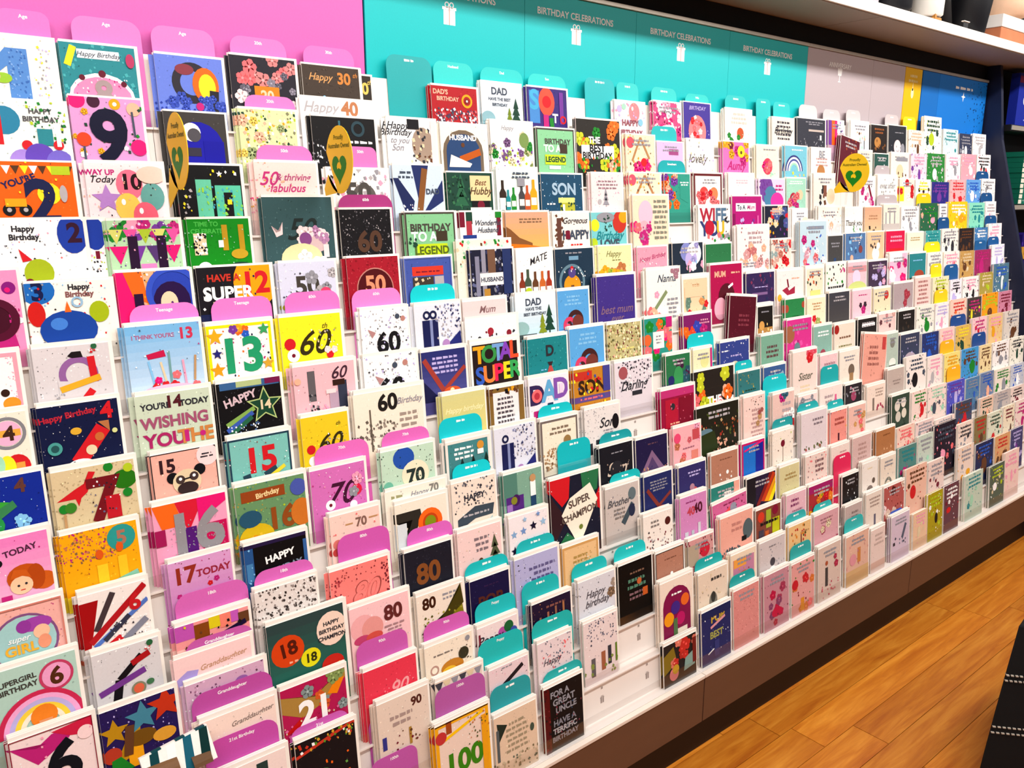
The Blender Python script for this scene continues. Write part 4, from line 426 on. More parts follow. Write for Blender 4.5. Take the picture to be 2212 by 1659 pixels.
(3,2034,158,160,3,1,0,'#2c2040','Z #c8401c .4 .5 .9 1 1 .95 .6 .45|Z #f0a01c .6 .45 1 .92 1 .8 .75 .42|Z #f4e01c .74 .42 1 .78 1 .6 .88 .42|R 0 .3 .3 1 #1c1a24|M .35 .4 .85 1 .1 #8a2424','black card with a red and yellow rainbow streak, twelfth tier down'),
(3,2207,117,160,3,1,0,'#d8cfa0','D 20 #c87a3c,#8a8a4c,#b9a85c .06 .1 .15 .9 .6|F 4 o,Y .14 .2 .15 .8 .5|L 2 .2 .7 .9 .85 #b0945c','pale khaki card with orange wildflowers, twelfth tier down'),
(3,2354,137,166,3,2,0,'#ecd4cc','D 50 #b87a78,#8a7a7c,f .05|L 3 .4 .6 .9 .9 #8a6a6c','blush card with close brown print, twelfth tier down'),
(3,2511,123,167,3,1,0,'#f0dcd4','C .3 .62 .08 #4a3c6c|R .62 .5 .7 .66 #b02c4c|L 1 .4 .82 .9 .88 #c8a4a0','cream card with a tiny purple balloon, twelfth tier down'),
(3,2650,134,172,3,2,0,'#d8b8b4','L 4 .2 .5 .85 .88 #b8948e|R 0 .1 1 .35 #a89c98','dusty mauve card behind a grey tab, twelfth tier down'),
(3,2813,147,167,3,2,0,'#b47a4e','D 14 #e0b088,#d89a7c .08 .1 .2 .9 .6|L 1 .3 .85 .8 .9 #8a5430','bronze brown card with peach flowers, twelfth tier down'),
(2,378,150,183,3,2,0,'#f8e2d8','I Granddaughter .68 .88 .065 #8a7a74 5|L 1 .12 .72 .45 .76 #b09a94|T 21 .74 .62 .17 #5a3c34|E .4 .56 .15 .13 #8a6ac0|C .36 .48 .09 #5a2c90|R .4 .68 .54 .76 #4a6a80|C .12 .36 .14 #c05a7c|C .3 .34 .12 #e88a80|D 14 K .018 .6 .4 1 .9','blush card with purple balloon reading Granddaughter 21, thirteenth tier down'),
(2,530,144,184,3,4,0,'#b81c58','Z #b08a44 0 .92 .5 .8 1 1 1 .9 .7 .72 .3 .62 0 .74|Z #f08a10 .7 .78 .86 .92 .98 .9 .85 .74|Z #c81414 0 .5 .3 .64 .24 .5|F 8 #8aa060,#d8642c,#8a9a9a .1 .1 .6 1 1|T 21 .5 .66 .36 w|G .6 .22 .42 #fcc010,#f09a0c,#a85a0c|R .52 .25 .6 .46 #8a4a08|D 40 #e06aa0,c .04 0 .2 1 .6','magenta and gold fanfare card with a white 21, thirteenth tier down'),
(2,704,134,155,3,4,0,'#e84058','D 30 #f4909c .025 .3 .3 1 .8|I 90 .62 .62 .24 #f4a8ac|L 1 .4 .4 .9 .46 #f8b8bc','coral red card with a faint script 90, thirteenth tier down'),
(2,852,133,154,3,2,0,'#f6ead8','L 1 .15 .8 .6 .85 #8a8078|Q .18 .62 .09 .06 #c0988c|E .55 .58 .24 .14 #c8862a|E .48 .52 .16 .1 #ecc43c|C .8 .72 .11 #3a3a28|C .9 .92 .05 x|D 14 #5a4a30 .03 .7 .55 .95 .85','cream card with a golden bee, thirteenth tier down'),
(2,992,123,150,3,2,0,'#f1e2e4','C .62 .8 .11 #b858a8|C .78 .86 .12 #1f6a3c|C .9 .76 .09 #4a5ab0|I Poppy .3 .78 .17 #3a343c|C .36 .45 .1 #6a94d0|L 2 .2 .55 .6 .68 #8a7a84|R .03 .7 .07 .9 R','white card with three balloons reading Poppy, thirteenth tier down'),
(2,1154,132,154,3,4,0,'#231638','D 30 #c08a60,#8a5a4c .02|M .2 .45 .2 .75 .05 #9a6a54|M .4 .45 .4 .8 .05 #a87058|M .6 .45 .6 .85 .05 #9a6a54|M .8 .5 .8 .88 .05 #b07850|L 1 .3 .85 .9 .92 #8a5a54','dark aubergine card with copper candles, thirteenth tier down'),
(2,1305,136,163,3,4,0,'#dcdce4','D 40 #5a5a64,#8a8a94 .025|I Happy .45 .75 .14 #5a545c|I birthday .5 .6 .14 #5a545c|F 3 #8a7058,#a8988c .12 .75 .6 1 .9|D 8 #8ab0d8 .07 .2 .2 .9 .4','pale grey card with script and beige flowers, thirteenth tier down'),
(2,1448,136,164,3,1,0,'#070708','L 1 .25 .78 .85 .84 #8a6a58|L 2 .2 .52 .85 .74 #5a8a74|L 2 .2 .34 .8 .5 #8a6a72|R .7 .36 .85 .5 #c8642c|C .6 .64 .07 #c86a3c','black card with coloured chalk lettering, thirteenth tier down'),
(2,1593,122,157,3,1,0,'#b98570','W #3a322e .02|L 1 .3 .82 .75 .86 #8a5a48|C .55 .55 .05 w|D 8 w,#f0d8c8 .06 .3 .15 .9 .5|R .25 .1 .4 .35 #a84a34','rose gold card with small white dogs, lower of two, thirteenth tier down'),
(2,1728,120,156,3,3,0,'#d8a0a0','C .65 .75 .2 #d02c44|D 50 #8a7a70,#5a5f54,R,w .06|R 0 .5 .4 .9 #b8a894','crimson and khaki patterned card, thirteenth tier down'),
(2,1875,165,184,3,4,0,'#efb0a0','D 50 #4a5a64,#6a7a80 .06 .05 .05 .6 .45|E .85 .68 .16 .2 #5a6a70|L 2 .3 .7 .7 .88 #c88a80|R .65 .5 .8 .58 k','salmon card with slate blue foliage, thirteenth tier down'),
(2,2049,137,166,3,1,0,'#8a4a3c','C .2 .85 .13 #d8442c|R .4 .6 .6 .95 #a8b83a|C .78 .9 .12 #8a1438|R .65 .4 .95 .75 #c8c81c|R .35 .3 .5 .55 #c8642c|R .1 .35 .3 .6 #4a4050|R .3 .1 .6 .28 #b0a8b8|L 1 .15 .62 .9 .8 k','bold red and lime block letter card, thirteenth tier down'),
(2,2212,116,176,3,2,0,'#e8bcc8','L 2 .15 .74 .7 .92 #8a3c6c|L 1 .2 .64 .9 .7 #b0748c|R .45 .4 .6 .58 #6a5048','rosy card with plum lettering over a teal tab, thirteenth tier down'),
(2,2339,155,175,3,1,0,'#b0343c','R 0 .85 1 1 #a8206c|F 8 #f08a2c,Y,r .13 0 .4 1 .8|R .35 .2 .8 .55 #e8c8a8|D 10 G,k .05','red market stall card with orange fruit, thirteenth tier down'),
(2,2547,113,164,3,1,0,'#17151a','D 30 #8a8a90,w,#5a5a60 .07 .15 .1 .9 .95','black card with grey hand lettering, thirteenth tier down'),
(2,2679,110,182,3,2,0,'#f2e8e0','E .5 .45 .2 .13 #8a7a74|C .75 .6 .1 #6a5a50|L 1 .3 .85 .7 .9 c','white card with a grey goat, thirteenth tier down'),
(2,2809,116,176,3,2,0,'#ecdccc','Q .5 .4 .25 .15 #7a7a74|D 14 x,c .05 .1 .3 .9 .9|R 0 .05 1 .22 #a8a09a','beige card with a grey wreath, thirteenth tier down'),
(1,379,151,189,3,1,0,'#f6e4e0','R .6 .5 .75 .95 #2c4440|R .3 .5 .42 .8 #3c5450|I Birthday .5 .8 .1 x','pale card with dark green stripes at the bottom of the picture'),
(1,540,134,184,3,2,0,'#17131a','M 0 .84 1 1 .05 #c83c28|D 40 #c83c28,#5a9a30,#d8a83a,w .05 0 .86 1 1|C .4 .5 .16 #4a7a3c|D 20 #6aa850,o .04 .2 .3 .9 .7','black card with a bright beaded edge, fourteenth tier down'),
(1,717,131,191,3,3,0,'#e8d6c8','T 90 .76 .88 .15 #5a2c24|L 2 .2 .66 .7 .82 #b09a94|R .06 .45 .14 .6 #3a3c90|M .6 .4 .6 .6 .05 #b08a3c|D 14 R,A .04 .3 .4 .8 .6','stone card with a brown 90 and navy candle, fourteenth tier down'),
(1,859,133,185,3,2,0,'#ecdcd0','T 90 .45 .85 .15 #6a4a44|K 6 #4a4a54,c,x .98|M .6 .35 .6 .6 .05 #a08038|L 1 .15 .66 .7 .72 x|D 20 R,c .05 .4 .4 1 .7','stone card with flag bunting and 90, fourteenth tier down'),
(1,1002,122,157,3,2,0,'#ecd6dc','M .12 .6 .86 .9 .09 #2a2228|D 30 K,p .02|L 1 .3 .94 .6 .98 x|C .5 .55 .06 c','pale pink card with one black brush stroke, fourteenth tier down'),
(1,1147,115,169,3,2,0,'#ecdce0','D 80 #8a8490,#b0a8b4,f,#5a6a80 .045 .1 .3 1 1|I Happy .4 .68 .14 #5a5460','white card sprinkled with grey and pink petals, fourteenth tier down'),
(1,1296,126,168,3,1,0,'#ecdcdc','D 60 #4a4a5c,#7a7a90 .04 .1 .6 1 1|R .2 .1 .32 .4 #6a6468|R .5 .15 .62 .45 #a8684a|R .7 .2 .8 .5 #3a3c48|D 12 #8a9a4c .08 0 .05 1 .35|M .95 .2 .95 .5 .05 #6a8a2c','white card with a city skyline and grey stars, fourteenth tier down'),
(1,1582,144,184,3,2,0,'#f2e2d4','E .5 .6 .42 .38 #8a1450|R .08 .1 .92 .6 #8a1450|C .25 .4 .15 #f0a01c|C .75 .62 .13 #e8702c|C .6 .35 .14 #c01c6c|C .45 .55 .14 #4a2c8c|R .38 .1 .5 .38 #5a7a50|L 1 .3 .74 .7 .8 w|R .5 .05 .8 .2 #e8dcd0','cream card with an arch of purple and orange balloons, fourteenth tier down'),
(1,1743,140,161,3,2,0,'#e9d7c4','L 1 .35 .76 .88 .9 #4a443e|E .5 .42 .14 .2 #8a8478|D 20 #a89c8c,c .04|E .5 .5 .08 .12 #3a3834','beige card with a grey rabbit, fourteenth tier down'),
(1,1894,130,177,3,2,0,'#f0dcc4','R .08 .2 .92 .9 #c88aa8|R .1 .75 .6 .9 #f0a850|E .5 .55 .3 .16 #d8642c|D 14 #a8303c,Y .05 .2 .4 .8 .8','peach card with a framed orange bouquet, fourteenth tier down'),
(1,2036,142,175,3,1,0,'#d4c8c8','E .5 .35 .18 .2 w|C .5 .58 .1 #4a444c|D 20 x,g .04|L 1 .3 .85 .7 .9 #8a8488','silver grey card with a white cat, fourteenth tier down'),
(1,2192,132,186,3,1,0,'#ecc48c','D 30 #c8342c,#e08a2c,#5a5028 .08 .1 .5 .8 .95|L 1 .5 .8 .95 .86 a|M .55 .5 .55 .8 .04 R','apricot card with red autumn leaves, fourteenth tier down'),
(1,2337,156,185,3,3,0,'#dca8b0','F 10 #c87a8c,#a83c5c,c,#8a9a5c .12 .2 .05 1 .8|L 2 .2 .8 .8 .92 #a8747c','rose card with burgundy and cream flowers, fourteenth tier down'),
(1,2529,116,170,3,2,0,'#c4b0ac','L 3 .3 .6 .85 .88 #8a7a78','taupe card above a teal tab, fourteenth tier down'),
(1,2667,117,181,3,1,0,'#ecdcd0','R .5 .3 .62 .55 #6a6478|L 3 .2 .7 .9 .92 #b09a90','pale stone card with a small blue figure, fourteenth tier down'),
(1,2794,159,177,3,1,0,'#b8605c','F 8 #5a1018,#7a1c24,z,#e8c8b8 .15|D 20 w,#7a1c24 .05','russet card with dark red and white flowers, fourteenth tier down'),
(0,837,151,204,3,2,0,'#efd9cc','W #f2b21c .06|R .2 .86 .3 1 #a8501c|T 100 .5 .5 .34 #3f8a14|M .1 .8 .9 .95 .05 #fccc10|C .1 .85 .1 #c83c3c|R .85 .2 .96 .9 #eca81c|D 30 #4a5a24,#c87a3c .03 .6 .6 1 .95|M 0 1 1 1 .03 k','yellow framed card with a green 100, bottom tier'),
(0,992,132,158,3,3,0,'#e6cdb4','L 6 .25 .35 .8 .85 #a89a80|Z #24342c .06 .9 .3 .82 .1 .6|D 50 #5a6a5c,#8a7a5c,#c8b89c .05 0 .05 1 .3|E .88 .6 .05 .08 #4a5a4c|R .04 .3 .1 .8 #5a6468','tan card with eucalyptus sprigs, left of the black bottom card, bottom tier'),
(0,1142,131,167,3,1,0,'#0f0d12','R 0 0 .14 1 #5a0c14|D 20 #8a2c34,k .04 0 0 .14 1|T FOR_A .4 .87 .12 x|T GREAT .5 .74 .13 x|T UNCLE .55 .61 .12 x|T HAVE_A .5 .42 .12 #8a8a94|T TERRIFIC .5 .3 .11 g|T BIRTHDAY .5 .18 .1 x|D 30 #8a3c4c,#3a5a7c .03 .2 .1 .95 .9','black card with chalk lettering alone at the bottom tier, bottom tier'),
(0,1566,144,123,3,1,0,'#2a2424','Z #8a7424 0 .3 .4 .5 .3 .9 0 .75|R .5 .75 .7 .95 #b89a3c|F 9 #c8342c,#b03028,#e0806c .14 0 .5 1 1|C .3 .25 .14 #e08484|Z #8aa8a0 .6 .2 .95 .25 .9 .6 .65 .5|R .88 .3 1 .9 #7a2420|C .35 .35 .1 #c8a030','black card with red and gold flowers on the near end of the bottom tier'),
(0,1728,140,164,3,1,0,'#2a2f68','T POP .55 .82 .18 #c8a83a|M .3 .66 .8 .78 .06 #e0a0a8|T BEST .5 .52 .15 #a8a85c|D 30 #8a90c0,w .03|R .42 .1 .58 .4 #3a3f7c|R 0 .86 1 1 #1f2a5c|M .2 .2 .4 .26 .03 w','navy card with gold and pink star lettering, bottom tier'),
(0,1875,132,182,3,1,0,'#de9490','D 140 #f0b0a8,#c87a78,#e8a09c .03','plain salmon glitter card, bottom tier'),
(0,2026,140,183,3,2,0,'#c8909c','F 9 #c01c4c,#a83c5c,#8a4a6c .13 .1 .05 .9 .75|E .5 .28 .2 .12 #c81c48|D 12 #7a2c44 .04','dusky pink card with a crimson cupcake, bottom tier'),
(0,2173,137,177,3,1,0,'#e4a4a0','F 7 #c82c34,#d87a3c,f .14 .05 .05 .9 .7|R .4 .05 .55 .3 #e0942c|C .15 .6 .13 #c82434|D 14 #8a2434,G .05','pink card with red and orange toys, bottom tier'),
(0,2327,145,186,3,2,0,'#dcc4b8','R .3 .25 .42 .6 #4a4444|C .36 .68 .06 #b05a3c|D 14 #c84a64,#d86a7c .06 .1 .02 .9 .3|F 2 #b03050 .1 .6 .6 .9 .8','beige card with a slim lady in grey, bottom tier'),
(0,2499,157,179,3,1,0,'#e4b8a4','R .5 .4 .64 .7 #d08a4c|D 20 #d89a94,#c87a80 .06|E .3 .5 .15 .14 #e09aa4|R 0 0 1 .3 #d8b080','peach card with a faint orange figure, bottom tier'),
(0,2665,105,160,3,2,0,'#ecd4cc','L 3 .2 .6 .9 .9 #c8b0a8|R 0 .1 1 .25 #e4c0b4','cream card with hardly any print on the bottom tier, bottom tier'),
(0,2810,143,171,3,2,0,'#d8c4d4','M .6 .45 .8 .75 .12 #5a6478|D 10 #6a7488,#3a4458 .07 .1 .3 .8 .5|R .1 .35 .2 .42 K','lilac card with a grey blue dog, bottom tier'),
]
TABS=[
(14,265,81,188,'#f07fd0','Age'),
(14,380,119,191,'#f488d2','Age'),
(14,517,120,191,'#f488d2','Age'),
(14,669,120,190,'#f184d0','20th'),
(14,827,121,188,'#f080cf','30th'),
(14,1030,124,191,'#12b4b8','Best Mate'),
(14,1159,117,189,'#2fdcd8','Husband'),
(14,1299,138,188,'#1fd8d6','Dad'),
(14,1454,134,186,'#24dcd8','Son'),
(14,1659,118,194,'#0fc4ca','For Boy'),
(14,1785,91,191,'#2ad8d6','For Girl'),
(14,1932,115,190,'#26d8d6','Partner'),
(14,2088,116,183,'#24d8d4','Wife'),
(14,2287,114,193,'#1cd0d0','Sister'),
(14,2456,83,194,'#24d4d4','Brother'),
(14,2555,101,190,'#2cd8d8','Friend'),
(14,2713,117,192,'#efe6e8','Special'),
(14,2870,118,186,'#e6dcdf','Couple'),
(14,3031,105,194,'#e8dee0','Wedding'),
(14,3328,111,195,'#e0d6d8','Parents'),
(14,3477,113,195,'#fce81c','Well'),
(13,679,109,176,'#f48ad4','20th'),
(13,1905,113,178,'#1fc8cc','Mum'),
(12,684,122,179,'#f488d2','50th'),
(12,882,80,183,'#ee84cc','50th'),
(12,1907,122,181,'#10b8be','Sweetheart'),
(12,3172,117,195,'#cfc4c8','Wife'),
(12,4093,137,190,'#1c5c98','Mum'),
(11,847,134,182,'#b8408c','60th'),
(11,3149,162,185,'#cfc4c8','Love'),
(11,3475,128,191,'#f4dc1c','Smile'),
(11,4098,128,195,'#1c5c98','Dad'),
(10,3625,109,194,'#1c5c98','Friend'),
(10,4099,129,195,'#1c5c98','Son'),
(9,390,123,185,'#ee82cc','Teenage'),
(9,537,121,186,'#ea7ec6','Teenage'),
(9,686,122,187,'#e67ac2','60th'),
(9,837,121,182,'#ea86ca','60th'),
(9,984,122,182,'#14c6cc','Grandfather'),
(9,3463,142,195,'#f4dc1c','Cheer'),
(9,3946,123,186,'#1c6098','Baby'),
(9,4084,124,198,'#1c5c98','Boy'),
(8,3479,97,209,'#f4d81c','Hope'),
(8,3606,128,199,'#1c5c98','Girl'),
(7,1892,124,188,'#18c0c6','Mother'),
(7,3471,119,206,'#f0cc1c','Wish'),
(6,690,124,188,'#dd70bc','70th'),
(6,846,121,188,'#d86cb8','70th'),
(6,994,121,193,'#12c2cc','Grandad'),
(6,1289,116,175,'#12bcc4','Grandson'),
(6,2092,88,187,'#14b8be','Aunt'),
(6,3578,147,196,'#1c4c90','Home'),
(5,1008,108,190,'#10c8d0','Uncle'),
(5,1328,115,183,'#0cb6be','Son-in-law'),
(5,1476,124,177,'#129aa0','Brother'),
(5,2206,131,230,'#18c0c8','Daughter'),
(5,2542,113,219,'#1ca8ac','Niece'),
(5,3438,128,208,'#f0b41c','Soon'),
(5,3745,138,208,'#1c4c90','Luck'),
(4,378,134,188,'#cf68b4','18th'),
(4,525,121,189,'#d068b6','18th'),
(4,702,121,213,'#cb5cb0','80th'),
(4,865,119,184,'#d468bc','80th'),
(4,1487,120,173,'#0eb4b8','Nephew'),
(4,2224,114,194,'#1c9a9e','Cousin'),
(4,2365,128,222,'#1ca8ac','Godson'),
(4,2545,108,203,'#1caeb2','Friend'),
(4,3459,125,206,'#f0b41c','Better'),
(3,380,126,210,'#c05ca6','Granddaughter'),
(3,995,125,178,'#0cb8bc','Pop'),
(3,1146,121,190,'#14b0b4','Grandpa'),
(2,374,150,222,'#b850a0','Granddaughter'),
(2,702,121,204,'#c45cac','90th'),
(2,863,121,191,'#ca60b2','90th'),
(2,1001,118,192,'#10b8bc','Poppy'),
(2,1139,118,198,'#10b4b6','Grandpa'),
(2,1300,124,197,'#12b8ba','Uncle'),
(2,1451,121,200,'#18c0c2','Nephew'),
(2,2518,111,232,'#d8245c','Nurse'),
(1,381,137,240,'#c050a8','21st Birthday'),
(1,538,125,198,'#c25aac','21st'),
(1,704,123,152,'#b858a4','90th'),
(1,988,130,215,'#0ab6b6','Poppy'),
(1,1146,132,209,'#0cb0ae','Uncle'),
(1,1750,125,191,'#12a8a8','Cousin'),
(1,2199,116,212,'#1ca8aa','Niece'),
(1,2358,113,207,'#1cb0b0','Mate'),
(0,690,111,174,'#b85aa8','100th'),
(0,853,134,267,'#b05ca4','100th'),
(0,998,119,212,'#1a9ca4','Grandad'),
(0,1155,128,189,'#0aa8a8','Uncle'),
(0,1880,123,213,'#14a0a0','Nephew'),
(0,2191,119,220,'#14a4a4','Mate'),
(0,2515,125,225,'#18b0b0','Friend'),
(0,2828,98,177,'#1a50b4','Him'),
]
FAR=[
(14,3494,132,142,'#f6eee2','A,e'),
(14,3628,161,205,'#f0f2ea','l,d'),
(14,3809,146,161,'#cfe6ea','w,t'),
(14,3970,130,149,'#38405c','w,x'),
(14,4110,141,155,'#fbfbfb','g'),
(13,3474,139,148,'#f2d8e4','v,p'),
(13,3617,164,153,'#2f8a3c','w,g'),
(13,3794,142,156,'#f6f2f4','x,p'),
(13,3945,154,161,'#f4a8b4','w,p'),
(13,4109,148,164,'#f8f4f4','r,k'),
(12,3474,136,146,'#f6eef0','r,k,y'),
(12,3619,161,137,'#2f2f86','v'),
(12,3793,152,149,'#f4b4b8','r'),
(12,3955,151,151,'#6aa4e0','w,b'),
(12,4115,149,157,'#f6f4f2','k,x'),
(11,3314,149,140,'#faf6f2','x'),
(11,3474,163,152,'#2f6a4c','p,e,G'),
(11,3650,70,149,'#f4f4f4','x'),
(11,3732,188,157,'#ecca1c','Y,w'),
(11,3940,162,152,'#8fdcc4','t'),
(11,4111,118,157,'#f8f0f2','p,g'),
(10,3483,134,143,'#4aa8a8','w,t'),
(10,3630,155,148,'#f4efe8','K,x'),
(10,3794,150,145,'#2c2428','A'),
(10,3954,138,145,'#4a84bc','k,w'),
(10,4101,145,160,'#f8eef2','p'),
(9,3458,134,159,'#f6f2ee','x'),
(9,3605,146,156,'#f6eeea','f,p'),
(9,3760,140,152,'#c8a060','A,c'),
(9,3909,172,150,'#a03468','m'),
(9,4090,140,168,'#f2f0f6','q'),
(8,3462,148,161,'#f0e8c4','A,l'),
(8,3624,111,141,'#f4ecf4','q,k'),
(8,3745,159,144,'#f6f2f0','k,p'),
(8,3918,139,153,'#b0a04c','l,c'),
(8,4064,172,185,'#5a8094','w,b'),
(7,3281,152,161,'#f2eee4','G,x'),
(7,3445,122,160,'#f6f0f0','p,q'),
(7,3581,156,163,'#f4d0c0','o,r'),
(7,3746,141,158,'#4a4440','y,m'),
(7,3896,169,165,'#f0a01c','A,l'),
(7,4076,147,162,'#d08aa4','R'),
(6,3288,145,156,'#2f3c74','b'),
(6,3445,132,161,'#f2d4cc','Y,p'),
(6,3591,148,156,'#dcb868','d,y'),
(6,3752,147,176,'#f2ccd0','r,m'),
(6,3919,151,176,'#e8c890','Y,p'),
(6,4091,171,175,'#dcd4cc','A,x'),
(5,3117,164,190,'#f4eae4','k,h'),
(5,3294,130,169,'#f2e6e0','g,p'),
(5,3441,146,162,'#f0e08a','A,Y'),
(5,3601,169,161,'#4a9cd8','G,A'),
(5,3784,121,158,'#ecd8a8','A'),
(5,3920,179,155,'#f6f2f0','x,A'),
(5,4109,162,155,'#f0ece0','d,K'),
(4,3124,126,158,'#f2dcd4','r,G'),
(4,3258,158,157,'#f4e0d8','h,n'),
(4,3425,164,152,'#5a5cc4','q,v'),
(4,3603,133,142,'#5a86b0','b,x'),
(4,3745,140,147,'#7a8cac','e,b'),
(4,3900,163,143,'#eee4d8','x,G'),
(4,4073,151,141,'#c8ccd8','w,b'),
(3,2968,138,151,'#f0cfc0','r,f'),
(3,3115,151,145,'#ead0cc','R,x'),
(3,3282,170,129,'#f2dcd4','p,x'),
(3,3462,154,168,'#44506c','r,o,A'),
(3,3700,134,151,'#e8c8b4','e,d'),
(3,3848,167,153,'#c8bcb8','x'),
(3,4025,150,151,'#ecd8d0','R,k'),
(2,2942,138,186,'#5a8a84','m,t'),
(2,3094,123,203,'#c8d4c8','n,x'),
(2,3227,192,220,'#221c30','p,f,h'),
(2,3439,140,190,'#f0dcd0','x,K'),
(2,3593,125,189,'#8a7a50','A,r'),
(2,3732,146,185,'#dce0cc','r,d'),
(2,3893,123,190,'#f0e4cc','A,R'),
(2,4026,140,194,'#f0dcd4','m'),
(1,2959,163,210,'#ecc0ac','r,e,A'),
(1,3137,134,200,'#ecd4cc','R,x'),
(1,3395,148,205,'#ecd8cc','Y,x'),
(1,3563,177,188,'#22305c','A,e,b'),
(1,3759,159,186,'#d8a878','A,r'),
(1,3928,136,186,'#4a4a78','v,q'),
(0,2977,112,142,'#ecc8a8','c,p'),
(0,3093,125,190,'#b0a01c','k,w,l'),
(0,3230,132,192,'#6a4450','r,R,w'),
(0,3421,169,192,'#c4d4c4','n,t'),
(0,3661,150,180,'#5a6a5c','w,c,l'),
(0,3818,153,210,'#f0d4cc','p'),
]

# ------------------------------------------------------------------ lettering (built in font turned into flat meshes)
need = set()
for row in CARDS:
    for op in row[8].split('|'):
        k = op.split()
        if k and k[0] in 'TI': need.add((k[1].replace('_', ' '), k[0]))
for row in TABS: need.add((row[5], 'S'))
HEAD = ['BIRTHDAY CELEBRATIONS', 'ANNIVERSARY', 'Proudly', 'Australian Owned']
for hd in HEAD: need.add((hd, 'S'))
_tmp = []
for tx, st in sorted(need):
    cu = bpy.data.curves.new('lettering', 'FONT'); cu.body = tx; cu.size = 1; cu.resolution_u = 4
    cu.fill_mode = 'FRONT'; cu.align_x = 'CENTER'
    if st == 'T': cu.offset = .035
    elif st == 'I': cu.shear = .35; cu.offset = .012
    else: cu.offset = .018
    o = bpy.data.objects.new('lettering', cu); COL.objects.link(o); _tmp.append((tx, st, o))
dg = bpy.context.evaluated_depsgraph_get(); dg.update()
GL = {}
for tx, st, o in _tmp:
    me = o.evaluated_get(dg).to_mesh()
    vs = [(v.co.x / .7, (v.co.y - .35) / .7) for v in me.vertices]
    GL[(tx, st)] = (vs, [tuple(p.vertices) for p in me.polygons], (max(v[0] for v in vs) - min(v[0] for v in vs)) if vs else 1)
    o.evaluated_get(dg).to_mesh_clear()
for tx, st, o in _tmp:
    cu = o.data; bpy.data.objects.remove(o); bpy.data.curves.remove(cu)

